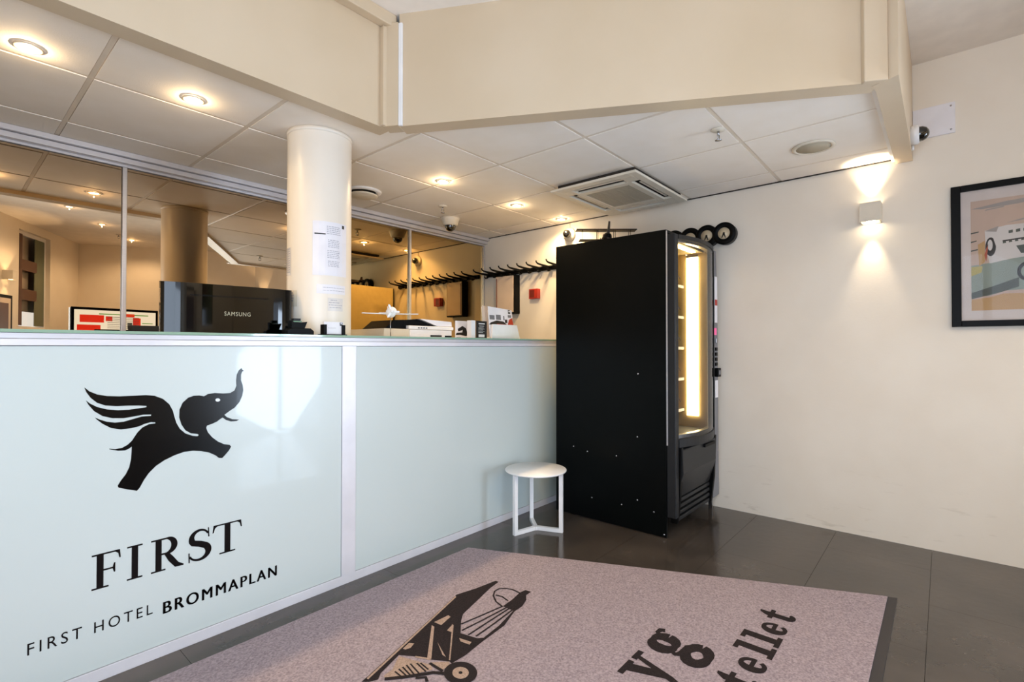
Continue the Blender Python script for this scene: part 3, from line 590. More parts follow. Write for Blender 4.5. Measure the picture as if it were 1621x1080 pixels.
bp([(.165, .1), (.19, .1), (.19, .125), (.165, .125)], 1, 2); bp([(.205, .168), (.228, .168), (.228, .195), (.205, .195)], 1); bp([(.210, .18), (.223, .18), (.223, .19), (.210, .19)], 0, 2); bp([(.2, .14), (.235, .14), (.235, .158), (.2, .158)], 3)
b.build('brochure', ['paper', 'inkb', 'red', 'mgrey'], bs)
b = MB(); b.prism([(0, 0), (.1, 0), (.1, .205), (.01, .215), (0, .2)], (2.442, 2.352, 1.2), (1,0,0), (0,.12,1), (0,.001,0)); b.build('rear_brochure', 'board', bs)
wb = boxo('white_leaflet_box', 'paper', 2.30, 2.338, 2.33, 2.37, 1.1862, 1.305, None, .001); tag(wb, 'narrow white leaflet box left of the black card', 'leaflet box')
kc = empty('black_menu_card', (2.39, 2.32, 1.186), 'small black card with pale lettering beside the brochure stand', 'card')
boxo('card', 'inkb', 2.342, 2.436, 2.32, 2.328, 1.1865, 1.303, kc)
b = MB(); b.box(2.358, 2.415, 2.3192, 2.32, 1.282, 1.288).box(2.364, 2.409, 2.3192, 2.32, 1.268, 1.271).box(2.358, 2.413, 2.3192, 2.32, 1.196, 1.214)
for k in range(5): b.box(2.356, 2.356+random.uniform(.04, .06), 2.3192, 2.32, 1.258-.008*k, 1.2595-.008*k)
o = b.build('card_print', 'paper', kc); o['kind'] = 'stuff'
# ------------------------------------------------------------ vending machine
VX0, VX1, VY0, VY1 = 2.845, 3.625, 1.246, 2.045
vm = empty('vending_machine', (3.235, 1.64, 0), 'tall black vending machine with a curved lit glass front against the right wall', 'vending machine')
sp = boxo('side_panel', 'sheet', VX0, VX0+.014, VY0, VY1, .004, 1.83, vm, .002)
boxo('side_panel', 'sheet', VX1-.014, VX1, VY0, VY1, .1, 1.83, vm, .002)
boxo('back_panel', 'galv', VX0+.015, VX1-.015, VY1-.012, VY1, .1, 1.83, vm)
boxo('top_panel', 'sheet', VX0+.012, VX1-.012, VY0, VY1-.012, 1.815, 1.832, vm, .002)
boxo('base_panel', 'dgrey', VX0+.015, VX1-.015, VY0+.12, VY1-.013, .1, .5, vm)
for y in (1.40, 1.95):
    for x in (2.92, 3.56): MB().lathe([(0, 0), (.025, 0), (.025, .02), (.012, .03), (.012, .1), (0, .1)], (x, y, 0), seg=14).build('foot', 'black', vm)
boxo('front_foot', 'steel', 3.575, 3.6, 1.235, 1.26, .0, .1, vm)
scm = None
for (y, z) in ((1.426,.966),(1.432,.578),(1.791,.44),(1.576,.441),(1.433,.19),(1.541,.141),(1.326,.14),(1.757,.142),(1.90,.46),(1.262,.02)):
    if scm is None: scm = MB().lathe([(0, .003), (.004, .0025), (.0065, 0), (0, 0)], (0,0,0), (-1,0,0), 10).build('screw', 'steel', sp, local=True); o = scm
    else: o = scm.copy(); COL.objects.link(o); o.parent = sp
    o.location = (VX0 - 3.235, y - 1.64, z)
boxo('edge_strip', 'alu', VX0-.0015, VX0, 1.236, 1.244, .55, 1.822, vm)
# inside
li = boxo('inner_back', 'liner', 2.875, 3.47, 1.94, 1.95, .5, 1.79, vm)
boxo('inner_side', 'liner', 2.866, 2.874, 1.25, 1.94, .5, 1.79, vm); boxo('inner_side', 'liner', 3.47, 3.48, 1.225, 1.94, .5, 1.79, vm)
boxo('inner_top', 'liner', 2.875, 3.47, 1.25, 1.94, 1.78, 1.79, vm); boxo('inner_floor', 'mgrey', 2.875, 3.47, 1.23, 1.94, .56, .575, vm)
boxo('light_tube', 'tube', 3.460, 3.468, 1.285, 1.365, .655, 1.755, vm)
boxo('tube_end', 'mgrey', 3.458, 3.4695, 1.287, 1.363, 1.756, 1.77, vm)
boxo('top_light', 'tube', 2.93, 3.36, 1.262, 1.29, 1.766, 1.776, vm)
packs = [('C8402C',), ('D9A23A',), ('4C7A3E',), ('3C5C96',), ('B8B2A6',), ('8A3B6A',)]
pm = [mat('snack_wrapper_%s' % n, S(c), .3) for n, c in zip(('red', 'yellow', 'green', 'blue', 'white', 'purple'), (p[0] for p in packs))]
for k, z in enumerate((.70, .91, 1.12, 1.33, 1.54)):
    t = boxo('shelf_tray', 'mgrey', 2.90, 3.38, 1.36, 1.92, z, z+.012, vm)
    boxo('price_strip', 'cream', 2.90, 3.38, 1.352, 1.3595, z-.006, z+.012, t)
    for i in range(4):
        x = 2.955 + .12*i; b = MB(); b.tube([(x + .035*cos(a*.6), 1.365 + .0068*a, z + .055 + .035*sin(a*.6)) for a in range(0, 74)], .0017, 5); b.build('spiral', 'steel', t)
        for d in range(1):
            y = 1.385 + .13*d; b = MB(); hh = .10 + .01*((i+k) % 3)
            b.prism([(-.033, 0), (.033, 0), (.038, hh*.3), (.034, hh), (-.034, hh), (-.038, hh*.3)], (x, y, z+.0125), (1,0,0), (0,0,1), (0,.022,0))
            s_ = b.build('snack_pack', pm[(i*2 + k) % 6], None, .004)
            tag(s_, 'snack packet in a wire spiral on the %s shelf behind the vending machine glass' % ('lowest', 'second lowest', 'middle', 'second highest', 'top')[k], 'snack', 'snack packets on the %s shelf' % ('lowest', 'second lowest', 'middle', 'second highest', 'top')[k])
# door
dr = vm
b = MB().box(2.848, 2.895, 1.190, 1.2445, .125, 1.80); b.build('door_stile', 'dgrey', vm, .004)
boxo('door_stile', 'black', 3.484, 3.497, 1.186, 1.2445, .52, 1.79, vm, .004)
XC, HW = 3.1895, .2945
def cy(x, base, bulge=.055): u = (x - XC)/HW; return base - bulge*max(0, 1 - u*u)
xs = [XC - HW + 2*HW*i/16 for i in range(17)]
def curved(name, m, z0, z1, yo, th, xs=xs, lip=0):
    b = MB(); pts = [(x, cy(x, yo)) for x in xs] + [(x, cy(x, yo) + th) for x in reversed(xs)]
    b.prism(pts, (0,0,z0), (1,0,0), (0,1,0), (0,0,z1-z0)); return b.build(name, m, vm, .002)
curved('door_top_rail', 'dgrey', 1.775, 1.80, 1.186, .055); curved('door_bottom_rail', 'dgrey', .535, .585, 1.186, .055)
curved('door_inner_rail', 'steel', .586, .61, 1.20, .03); curved('door_inner_rail', 'steel', 1.758, 1.774, 1.20, .03)
b = MB(); a_ = [b.bm.verts.new((x, cy(x, 1.192), .585)) for x in xs]; c_ = [b.bm.verts.new((x, cy(x, 1.192), 1.775)) for x in xs]
for i in range(16): b.bm.faces.new((a_[i], a_[i+1], c_[i+1], c_[i])).smooth = True
b.build('curved_glass', 'glass', vm)
# control column
cp = MB().prism([(3.498, 0), (3.62, .0), (3.615, .13), (3.60, 1.42), (3.575, 1.70), (3.498, 1.70)], (0, 1.2, .1), (1,0,0), (0,0,1), (0,.044,0)).build('control_panel', 'mgrey', vm, .004)
boxo('panel_edge', 'black', 3.498, 3.508, 1.190, 1.2, .5, 1.79, vm, .002)
for k in range(4): boxo('select_button', 'black', 3.545, 3.58, 1.193, 1.1995, 1.105-.035*k, 1.128-.035*k, cp)
boxo('price_label', 'paper', 3.54, 3.59, 1.197, 1.1995, 1.30, 1.62, cp); boxo('warning_label', 'red', 3.54, 3.585, 1.1955, 1.1968, 1.42, 1.46, cp)
boxo('sticker', 'pink', 3.52, 3.57, 1.196, 1.1995, 1.215, 1.262, cp); boxo('coin_slot', 'steel', 3.545, 3.58, 1.19, 1.1995, 1.16, 1.19, cp, .002)
rd = boxo('card_reader', 'black', 3.535, 3.595, 1.175, 1.1995, .925, .985, cp, .003); boxo('reader_window', 'mgrey', 3.55, 3.58, 1.173, 1.175, .94, .97, rd)
boxo('key_field', 'paper', 3.545, 3.60, 1.197, 1.1995, .78, .90, cp)
# chute and grille
fp = MB().prism([(1.172, .52), (1.19, .525), (1.24, .30), (1.215, .22), (1.168, .38)], (2.905, 0, 0), (0,1,0), (0,0,1), (.56,0,0)).build('delivery_flap', 'dgrey', vm, .006)
boxo('flap_handle', 'black', 3.24, 3.42, 1.158, 1.172, .488, .508, fp, .003)
for x in (2.897, 3.468): MB().prism([(1.175, .535), (1.243, .535), (1.243, .08), (1.205, .08), (1.185, .25)], (x, 0, 0), (0,1,0), (0,0,1), (.028,0,0)).build('chute_cheek', 'black', vm, .003)
boxo('recess', 'black', 2.926, 3.467, 1.2435, 1.27, .13, .52, vm)
for k in range(4): boxo('grille_slat', 'dgrey', 2.926, 3.467, 1.212-.0*k, 1.243, .085+.036*k, .108+.036*k, vm, .004)

# biplane on top of the machine
bi = empty('wooden_biplane', (3.11, 1.81, 1.832), 'dark wooden biplane model standing on top of the vending machine', 'model plane', rz=YAW+pi/2)
# local +y points away from... nose looks towards -F; local x runs along the wing
b = MB(); b.tube([(0, .115, .058), (0, .1, .058), (0, .0, .06), (0, -.14, .055), (0, -.2, .058)], [.018, .03, .03, .018, .007], 14); b.build('fuselage', 'wood', bi, local=True)
for z, w_ in ((.112, .21), (.04, .19)):
    MB().box(-w_, w_, .0, .075, z, z+.007).build('wing', 'wood', bi, .003, local=True)
for x in (-.165, -.06, .06, .165):
    for y in (.01, .065): MB().tube([(x, y, .046), (x, y, .113)], .0022, 6).build('strut', 'black', bi, local=True)
b = MB(); b.prism([(-.006, -.055), (.006, -.055), (.010, 0), (.006, .055), (-.006, .055), (-.010, 0)], (0, .132, .075), (cos(.1),0,sin(.1)), (-sin(.1),0,cos(.1)), (0,.004,0)); 
pp = b.build('propeller', 'wood', bi, .001, local=True); pp.scale = (1, 1, 1.2); pp.location = (0, 0, .0)
MB().ball((0, .128, .06), .017, (1, .8, 1), 14).build('engine_cowl', 'black', bi, local=True)
for x in (-.045, .045):
    MB().lathe([(0, -.006), (.017, -.006), (.02, 0), (.017, .006), (0, .006)], (x, .05, .0202), (1,0,0), 18).build('wheel', 'black', bi, local=True)
    MB().tube([(x, .05, .02), (x*.4, .05, .05)], .003, 6).build('strut', 'black', bi, local=True)
MB().box(-.07, .07, -.2, -.165, .058, .062).build('tailplane', 'wood', bi, .002, local=True)
MB().prism([(-.2, .0), (-.165, 0), (-.18, .05), (-.2, .05)], (-.002, 0, .06), (0,1,0), (0,0,1), (.004,0,0)).build('rudder', 'wood', bi, local=True)
MB().tube([(0, -.19, .055), (0, -.195, .001)], .003, 6).build('tail_skid', 'black', bi, local=True)
MB().ball((0, -.03, .09), .013, (1, 1, 1.2), 12).build('headrest', 'wood', bi, local=True)

# round instruments fanned along the wall above the machine
g = empty('dial_cluster', (3.6, 1.33, 1.917), 'row of four joined round black dials with brass faces above the vending machine corner', 'dials')
for k in range(4):
    x, y, z = 3.585 + .006*k, 1.146 + .121*k, 1.918
    c = Vector((x, y, z)); ax = Vector((-1, 0, 0))
    bz = MB().lathe([(0, -.05), (.074, -.05), (.077, -.004), (.077, .010), (.072, .014), (.044, .014), (.040, .008), (0, .008)], c, ax, 40).build('bezel', 'black', g)
    MB().lathe([(0, .0085), (.040, .0085), (.040, .0095), (0, .0098)], c, ax, 32).build('dial_face', 'dial', bz)
    t = Vector((0, -1, 0)); b = MB()
    for an in (radians(-115), radians(-70)):
        d = t*cos(an) + Vector((0,0,1))*sin(an); n_ = t*(-sin(an)) + Vector((0,0,1))*cos(an); o0 = c + ax*.010
        b.prism([(-.006, -.006), (.034, -.0025), (.034, .0025), (-.006, .006)], o0, d, n_, ax*.001)
    b.build('hand', 'inkb', bz)
boxo('back_bar', 'black', 3.636, 3.652, 1.12, 1.53, 1.90, 1.935, g)

# ------------------------------------------------------------ things on the right wall
cr = empty('coat_rack', (3.6, 2.8, 1.84), 'long black coat rack with a row of upturned hooks on the back right wall', 'coat rack')
boxo('wall_rail', 'black', 3.625, 3.652, 2.12, 3.46, 1.825, 1.865, cr, .004)
for i in range(12):
    y = 3.425 - .1095*i
    b = MB(); b.tube([(3.63, y, 1.845), (3.58, y+.004, 1.847), (3.50, y+.008, 1.851), (3.445, y+.010, 1.857), (3.425, y+.011, 1.866), (3.418, y+.011, 1.880)], [.012, .011, .010, .008, .006, .007], 8)
    b.tube([(3.63, y, 1.835), (3.60, y, 1.815), (3.578, y, 1.81), (3.565, y, 1.822)], .007, 8); b.build('hook', 'black', cr)
wc = empty('wall_cabinet', (3.6, 3.2, 1.447), 'shallow wall cabinet with black frame and pale front below the coat rack', 'cabinet')
boxo('body', 'black', 3.575, 3.652, 3.043, 3.29, 1.445, 1.815, wc, .006); boxo('front_panel', 'board', 3.568, 3.575, 3.058, 3.28, 1.46, 1.805, wc, .002); boxo('side_strip', 'dred', 3.566, 3.569, 3.262, 3.27, 1.47, 1.79, wc)
fa = empty('fire_call_point', (3.63, 2.86, 1.62), 'small red fire alarm call point on the wall below the coat rack', 'alarm')
boxo('housing', 'red', 3.605, 3.652, 2.80, 2.90, 1.575, 1.665, fa, .004); boxo('press_plate', 'dred', 3.6035, 3.605, 2.835, 2.888, 1.585, 1.655, fa)
bc = empty('ball_camera', (3.6, 2.475, 2.115), 'small round wall camera with dark lens left above the vending machine', 'camera')
MB().lathe([(0, 0), (.062, 0), (.06, .012), (.045, .03), (0, .03)], (3.652, 2.475, 2.115), (-1,0,0), 28).build('base', 'acw', bc)
MB().ball((3.605, 2.475, 2.115), .036, (1,1,1), 20).build('lens_ball', 'dome', bc)
MB().tube([(3.648, 2.475, 2.17), (3.648, 2.475, 2.215)], .004, 6).build('cable', 'acw', bc)

wl = empty('wall_lamp', (3.6, .318, 1.91), 'square white up and down wall lamp on the right wall beside the framed poster', 'wall lamp')
def walllamp(root, f, par):
    b = MB()
    for q in ((0,.1,0,.006),(0,.1,.094,.1),(0,.006,.006,.094),(.094,.1,.006,.094)): b.box(q[0], q[1], q[2], q[3], -.055, .055, f)
    b.build('lamp_body', 'acw', par)
    MB().box(.008, .092, .008, .092, -.006, .006, f).build('divider', 'acw', par)
    MB().box(.03, .07, .03, .07, .008, .014, f).box(.03, .07, .03, .07, -.05, -.045, f).build('bulb', 'bulb', par)
walllamp(wl, Matrix.Translation((3.552, .268, 1.918)), wl)
spot('wall_lamp_up', (3.595, .318, 1.945), (0.05, 0, 1), 13, 62, .75, (1, .82, .58), .012)
spot('wall_lamp_down', (3.595, .318, 1.862), (0.10, 0, -1), 9, 50, .9, (1, .80, .55), .012)
w2_ = empty('wall_lamp', (3.6, -1.6, 1.91), 'square wall lamp far along the right wall seen only as a glow in the mirror', 'wall lamp')
walllamp(w2_, Matrix.Translation((3.552, -1.65, 1.918)), w2_)
spot('wall_lamp_up', (3.595, -1.6, 1.945), (0.12, 0, 1), 9, 88, .35, (1, .80, .55), .012); spot('wall_lamp_down', (3.595, -1.6, 1.862), (0.14, 0, -1), 5, 62, .8, (1, .80, .55), .012)
p3 = street(1.63, -.06, 2.0); w3_ = empty('wall_lamp', p3, 'square wall lamp beside the slatted window reflected at the left edge of the mirror', 'wall lamp')
rot = Matrix.Translation(street(1.58, -.001, 2.0)) @ Matrix(((ND.x, DD.x, 0, 0), (ND.y, DD.y, 0, 0), (0, 0, 1, 0), (0, 0, 0, 1)))
walllamp(w3_, rot, w3_)
q3 = street(1.63, -.055, 2.03); spot('wall_lamp_up', q3, (-ND.x*.12, -ND.y*.12, 1), 9, 88, .35, (1, .80, .55), .012); spot('wall_lamp_down', street(1.63, -.055, 1.94), (-ND.x*.12, -ND.y*.12, -1), 5, 62, .8, (1, .80, .55), .012)

# framed poster, right
PY0, PY1, PZ0, PZ1 = -.035, -1.06, 1.24, 2.0
fp_ = empty('framed_poster', (3.64, -.55, 1.24), 'black framed travel poster with a grey airliner on the right wall', 'picture')
FWD = .040
boxo('frame_side', 'black', 3.622, 3.652, PY0-FWD, PY0, PZ0, PZ1, fp_, .002); boxo('frame_side', 'black', 3.622, 3.652, PY1, PY1+FWD, PZ0, PZ1, fp_, .002)
boxo('frame_top', 'black', 3.622, 3.652, PY1+FWD, PY0-FWD, PZ1-FWD*.8, PZ1, fp_, .002); boxo('frame_bottom', 'black', 3.622, 3.652, PY1+FWD, PY0-FWD, PZ0, PZ0+FWD*.8, fp_, .002)
boxo('mount', mat('poster_mount', S('D8CBC4'), .6), 3.640, 3.651, PY1+.04, PY0-.04, PZ0+.03, PZ1-.03, fp_)
b = MB(); U = lambda u, v: (PY0-.08-.45*u, PZ0+.085+.585*v)
def pp_(pts, mi, k): b.prism([U(*p) for p in pts], (3.6398-.0005*k, 0, 0), (0,1,0), (0,0,1), (-.0003,0,0), mi)
pp_([(0,0),(1.8,0),(1.8,1),(0,1)], 0, 0)
pp_([(0,.1),(.15,.115),(.28,.145),(1.8,.1),(1.8,0),(0,0)], 5, 1)
pp_([(0,.41),(.2,.43),(.4,.46),(.6,.5),(1.8,.5),(1.8,.2),(.3,.17),(.15,.13),(0,.12)], 3, 2)
pp_([(0,.16),(.1,.19),(.24,.23),(.4,.28),(.4,.2),(.28,.165),(.12,.13),(0,.105)], 4, 3)
for z, x1 in ((.54, .06), (.62, .05), (.70, .07)): pp_([(0,z),(x1,z+.01),(x1,z+.02),(0,z+.012)], 4, 3)
pp_([(.0,.93),(.3,.965),(1,1),(1,.99),(.4,.93),(.1,.92)], 6, 1); pp_([(.12,.90),(.28,.915),(.29,.925),(.14,.912)], 6, 1); pp_([(.3,.77),(.6,.83),(1,.86),(1,.84),(.62,.8)], 6, 1)
pp_([(.12,.72),(.3,.75),(.6,.75),(1.4,.72),(1.5,.50),(.6,.47),(.35,.45),(.16,.42),(.13,.55)], 2, 4)
pp_([(.12,.715),(.24,.75),(.22,.70)], 6, 5)
for k in range(8): pp_([(.32+.06*k,.675+.004*k),(.355+.06*k,.678+.004*k),(.355+.06*k,.705+.004*k),(.32+.06*k,.70+.004*k)], 4, 5)
for k in range(9): pp_([(.27+.05*k,.59+.004*k),(.30+.05*k,.592+.004*k),(.295+.05*k,.612+.004*k),(.275+.05*k,.61+.004*k)], 4, 5)
pp_([(.27,.605),(.7,.635),(.7,.645),(.27,.618)], 7, 6); pp_([(.38,.56),(1,.6),(1,.5),(.42,.49)], 4, 5)
pp_(arc(.17,.57,.045,.085,60,360,14), 7, 5); pp_(arc(.165,.585,.022,.05,0,360,12), 2, 6); pp_([(.115,.50),(.14,.58),(.15,.60),(.14,.50),(.13,.44)], 8, 6)
pp_([(.06,.6),(.12,.63),(.12,.44),(.07,.40)], 5, 3); pp_([(0,.315),(.09,.345),(.1,.40),(.0,.40)], 9, 4)
pp_(arc(.47,.33,.085,.085,0,360,20), 7, 7); pp_(arc(.47,.33,.055,.055,0,360,18), 3, 8)
pm2 = [mat('poster_sky', S('C9AE9C'), .6), mat('poster_b', S('C9A88C'), .6), mat('poster_grey_white', S('D8D0CB'), .6), mat('poster_teal', S('8E988C'), .6), mat('poster_dark_teal', S('4E524A'), .6),
       mat('poster_ochre', S('C39A66'), .6), mat('poster_cloud', S('A39A94'), .6), mat('poster_black', S('2C2422'), .6), mat('poster_red', S('B8583C'), .6), mat('poster_yellow', S('B5A65C'), .6)]
b.build('printed_picture', pm2, fp_)
b = MB(); b.bm.faces.new([b.bm.verts.new(p) for p in ((3.632, PY0-.045, PZ0+.04), (3.632, PY1+.045, PZ0+.04), (3.632, PY1+.045, PZ1-.04), (3.632, PY0-.045, PZ1-.04))]); b.build('picture_glass', 'pglass', fp_)
# poster on the street wall seen in the mirror
sp_ = empty('framed_print', street(1.3, -.01, 1.4), 'black framed print reflected at the lower left edge of the mirror', 'picture')
b = MB(); slab(b, street, .95, 1.74, 1.05, 1.76, -.025); b.build('frame', 'black', sp_)
b = MB(); slab(b, lambda s_, o_, z_: street(s_, o_-.026, z_), .99, 1.70, 1.09, 1.72, -.003); b.build('mount', 'board', sp_)
b = MB(); slab(b, lambda s_, o_, z_: street(s_, o_-.03, z_), 1.04, 1.65, 1.3, 1.66, -.002); b.build('printed_picture', 'brown', sp_)

# cover plate and dome camera at the beam
cvp = empty('cover_plate', (3.64, .05, 2.4), 'white rectangular cover plate high on the wall beside the beam', 'cover plate')
boxo('plate', 'paper', 3.64, 3.652, -.058, .124, 2.305, 2.475, cvp, .003)
for y, z in ((-.04, 2.325), (-.04, 2.455), (.1, 2.325)): MB().lathe([(0, .002), (.004, .0015), (.005, 0), (0, 0)], (3.64, y, z), (-1,0,0), 10).build('screw', 'steel', cvp)
dc = empty('beam_camera', (3.42, .1, 2.27), 'white based black dome camera fixed to the side of the beam at right', 'camera')
MB().lathe([(0, 0), (.05, 0), (.05, .03), (.042, .036), (0, .036)], (3.42, .125, 2.262), (0,-1,0), 28).build('base', 'white', dc)
MB().lathe([(.039, .036), (.038, .05), (.03, .066), (.015, .076), (0, .079)], (3.42, .125, 2.262), (0,-1,0), 28).build('dome', 'dome', dc)
MB().tube([(3.46, .118, 2.22), (3.46, .118, 2.196)], .006, 8).build('cable', 'white', dc)

# ------------------------------------------------------------ ceiling things
def downlight(x, y, z, label, power=21, size=155):
    if abs(x - .747) < .01: power = 4.5
    if abs(x - .224) < .01: power = 15
    d = empty('downlight', (x, y, z), label, 'downlight', 'recessed ceiling spotlights')
    MB().lathe([(.030, .0), (.042, -.001), (.043, -.004), (.036, -.006), (.030, -.004), (.030, 0)], (x, y, z), (0,0,1), 28).build('trim_ring', 'ring', d)
    MB().lathe([(0, -.002), (.026, -.0025), (.0295, -.001), (0, -.001)], (x, y, z), (0,0,1), 20).build('bulb', 'bulb', d)
    pl_ = bpy.data.lights.new('added_ceiling_glow', 'POINT'); pl_.energy = 0.9; pl_.color = (1.0, 0.72, 0.4); pl_.shadow_soft_size = .002  # added point lamp, brightens and warms the ceiling around the downlight
    po = bpy.data.objects.new('added_ceiling_glow', pl_); COL.objects.link(po); po.location = (x, y, z-.028)
    spot('downlight_beam', (x, y, z-.02), (0,0,-1), power, size, .5, (1.0, 0.70, 0.36) if z < 2.5 else (1.0, 0.82, 0.6))
for x, y, lb in ((-.5, 2.49, 'ceiling spotlight beyond the left edge of the picture above the desk'), (.224, 2.509, 'leftmost visible ceiling spotlight above the counter'), (.747, 2.491, 'ceiling spotlight left of the round column'),
                 (2.191, 2.486, 'ceiling spotlight right of the round column'), (2.934, 2.478, 'small looking ceiling spotlight left of the air conditioning cassette'), (3.5, 2.46, 'ceiling spotlight close to the right wall behind the air conditioning cassette')):
    downlight(x, y, ZC-.0015, lb)
for x, y, lb in ((1.03, -.55, 'nearest spotlight of the high ceiling, seen in the left mirror'), (1.46, -1.32, 'middle spotlight of the high ceiling, seen in the mirror'), (1.97, -2.2, 'farthest spotlight of the high ceiling, seen right of the left mirror stile')):
    downlight(x, y, ZH-.0015, lb, 30)
# dome camera
dm = empty('dome_camera', (2.86, 3.15, 2.14), 'beige ceiling dome camera near the mirror doors', 'camera')
MB().lathe([(0, 0), (.079, 0), (.079, -.014), (.07, -.03), (.062, -.06), (.05, -.066), (0, -.066)], (2.86, 3.15, ZC-.001), (0,0,1), 32).build('housing', 'acw', dm)
MB().lathe([(.045, -.066), (.044, -.082), (.034, -.1), (.018, -.11), (0, -.113)], (2.86, 3.15, ZC-.001), (0,0,1), 28).build('dome', 'dome', dm)
# sprinklers
def sprinkler(x, y, z, label):
    s_ = empty('sprinkler', (x, y, z), label, 'sprinkler', 'ceiling sprinklers')
    MB().lathe([(0, 0), (.035, 0), (.03, -.006), (.012, -.01), (0, -.01)], (x, y, z), (0,0,1), 20).build('escutcheon', 'acw', s_)
    MB().tube([(x, y, z-.01), (x, y, z-.028)], .006, 8).tube([(x-.012, y, z-.026), (x-.012, y, z-.045), (x, y, z-.052)], .002, 6).tube([(x+.012, y, z-.026), (x+.012, y, z-.045), (x, y, z-.052)], .002, 6).tube([(x-.012, y, z-.027), (x+.012, y, z-.027)], .003, 6).build('frame', 'steel', s_)
    MB().lathe([(0, -.052), (.015, -.052), (.017, -.054), (0, -.056)], (x, y, z), (0,0,1), 12).build('deflector', 'steel', s_)
sprinkler(2.575, 2.922, ZC-.001, 'ceiling sprinkler above the dome camera'); sprinkler(2.567, .847, ZC-.001, 'ceiling sprinkler right of the air conditioning cassette, near the diagonal bulkhead'); sprinkler(1.75, -1.9, ZH-.001, 'sprinkler on the high ceiling seen in the mirror')
# round loudspeaker
ls = empty('ceiling_loudspeaker', (3.13, .53, 2.215), 'flat round white ceiling loudspeaker near the wall lamp', 'loudspeaker')
MB().lathe([(.083, 0), (.104, 0), (.103, -.005), (.09, -.008), (.083, -.006), (.083, 0)], (3.13, .53, ZC-.001), (0,0,1), 40).build('rim', 'acw', ls)
MB().lathe([(0, -.005), (.083, -.005), (.083, -.003), (0, -.003)], (3.13, .53, ZC-.001), (0,0,1), 40).build('mesh_cover', 'grille', ls)
# round exhaust valve
ev = empty('exhaust_valve', (1.97, 3.07, 2.2), 'round white exhaust valve in the ceiling just right of the column', 'vent')
MB().lathe([(.085, 0), (.125, 0), (.122, -.008), (.1, -.014), (.088, -.008), (.085, 0)], (1.97, 3.07, ZC-.001), (0,0,1), 40).build('rim', 'white', ev)
MB().lathe([(0, -.0005), (.086, -.0005), (.086, -.002), (0, -.002)], (1.97, 3.07, ZC-.001), (0,0,1), 32).build('throat', 'slot', ev)
MB().lathe([(0, -.022), (.09, -.024), (.1, -.03), (.09, -.036), (.03, -.046), (0, -.047)], (1.97, 3.07, ZC-.001), (0,0,1), 40).build('disc', 'acw', ev)
MB().tube([(1.97, 3.07, ZC-.002), (1.97, 3.07, ZC-.03)], .006, 8).build('spindle', 'steel', ev)

# air conditioning cassette
AX0, AX1, AY0, AY1, AZ0 = 2.72, 3.51, 1.375, 2.0, 2.170
ac = empty('air_conditioning_cassette', (3.155, 1.71, 2.188), 'square warm white air conditioning cassette in the ceiling above the vending machine', 'air conditioner')
def ring_frame(mb, x0, x1, y0, y1, a, b_, z0, z1):
    mb.box(x0, x1, y0, y0+a, z0, z1).box(x0, x1, y1-a, y1, z0, z1).box(x0, x0+b_, y0+a, y1-a, z0, z1).box(x1-b_, x1, y0+a, y1-a, z0, z1); return mb
b = MB()
# four panel sides with a slot gap each
gx0, gx1, gy0, gy1 = AX0+.2, AX1-.2, AY0+.15, AY1-.15
ring_frame(b, AX0, AX1, AY0, AY1, .05, .06, AZ0, AZ0+.016)
ring_frame(b, gx0-.05, gx1+.05, gy0-.045, gy1+.045, .045, .05, AZ0, AZ0+.016)
b.build('face_panel', 'acw', ac, .003)
for q in ((AX0+.06, gx0-.05, AY0+.05, AY0+.13), (AX0+.06, gx0-.05, AY1-.13, AY1-.05), (gx1+.05, AX1-.06, AY0+.05, AY0+.13), (gx1+.05, AX1-.06, AY1-.13, AY1-.05)):
    boxo('corner_panel', 'acw', q[0], q[1], q[2], q[3], AZ0, AZ0+.016, ac)
boxo('duct', 'slot', AX0+.045, AX1-.045, AY0+.03, AY1-.03, AZ0+.03, ZC-.002, ac)
for (x0, x1, y0, y1) in ((AX0+.075, gx0-.06, AY0+.135, AY1-.135), (gx1+.06, AX1-.075, AY0+.135, AY1-.135)):
    MB().box(x0+.012, x0+.03, y0, y1, AZ0+.006, AZ0+.010).build('louvre', 'acw', ac)
for (y0, y1) in ((AY0+.055, gy0-.05), (gy1+.05, AY1-.055)): boxo('louvre', 'acw', gx0, gx1, y0+.008, y0+.022, AZ0+.006, AZ0+.010, ac)
boxo('intake_filter', 'slot', gx0, gx1, gy0, gy1, AZ0+.012, AZ0+.014, ac)
n = 22
for k in range(n):
    x = gx0 + (gx1-gx0)*(k+.5)/n; boxo('grille_bar', 'grille', x-.006, x+.006, gy0, gy1, AZ0+.002, AZ0+.009, ac)
for y in (gy0+.11, gy0+.22): boxo('grille_bar', 'grille', gx0, gx1, y-.004, y+.004, AZ0+.001, AZ0+.003, ac)

# ------------------------------------------------------------ entrance mat with printed plane and letters
mr_ = empty('entrance_mat', (1.2, 1.1, 0), 'large mauve grey entrance mat with a printed biplane and lettering', 'mat')
MT = ccw([(1.973, 2.022), (-1.15, 2.022), (-.14, .20), (2.818, .20)])
MB().prism(MT, (0,0,.0004), (1,0,0), (0,1,0), (0,0,.0106)).build('pile', 'mat', mr_)
BR = ccw([(1.978, 2.028), (-1.16, 2.028), (-.125, .166), (2.842, .166), (2.82, .2005), (1.975, 2.0235)][:4])
MB().prism(BR, (0,0,.0002), (1,0,0), (0,1,0), (0,0,.0055)).build('border', 'rubber', mr_)
def onmat(polys, name, m, z=.0116, par=None):
    b = MB()
    for k, q in enumerate(polys): b.prism(ccw(q), (0,0,z), (1,0,0), (0,1,0), (0,0,.0004+.00001*k))
    return b.build(name, m, par or mr_)
pl = onmat([AIR_BODY], 'printed_biplane', 'matink')
onmat(AIR_LIGHT, 'printed_highlights', 'matpale', .0122, pl)
sc1 = .0019
ln = []
for pts, wd in AIR_LINES: ln += strip(pts, wd*.0014)
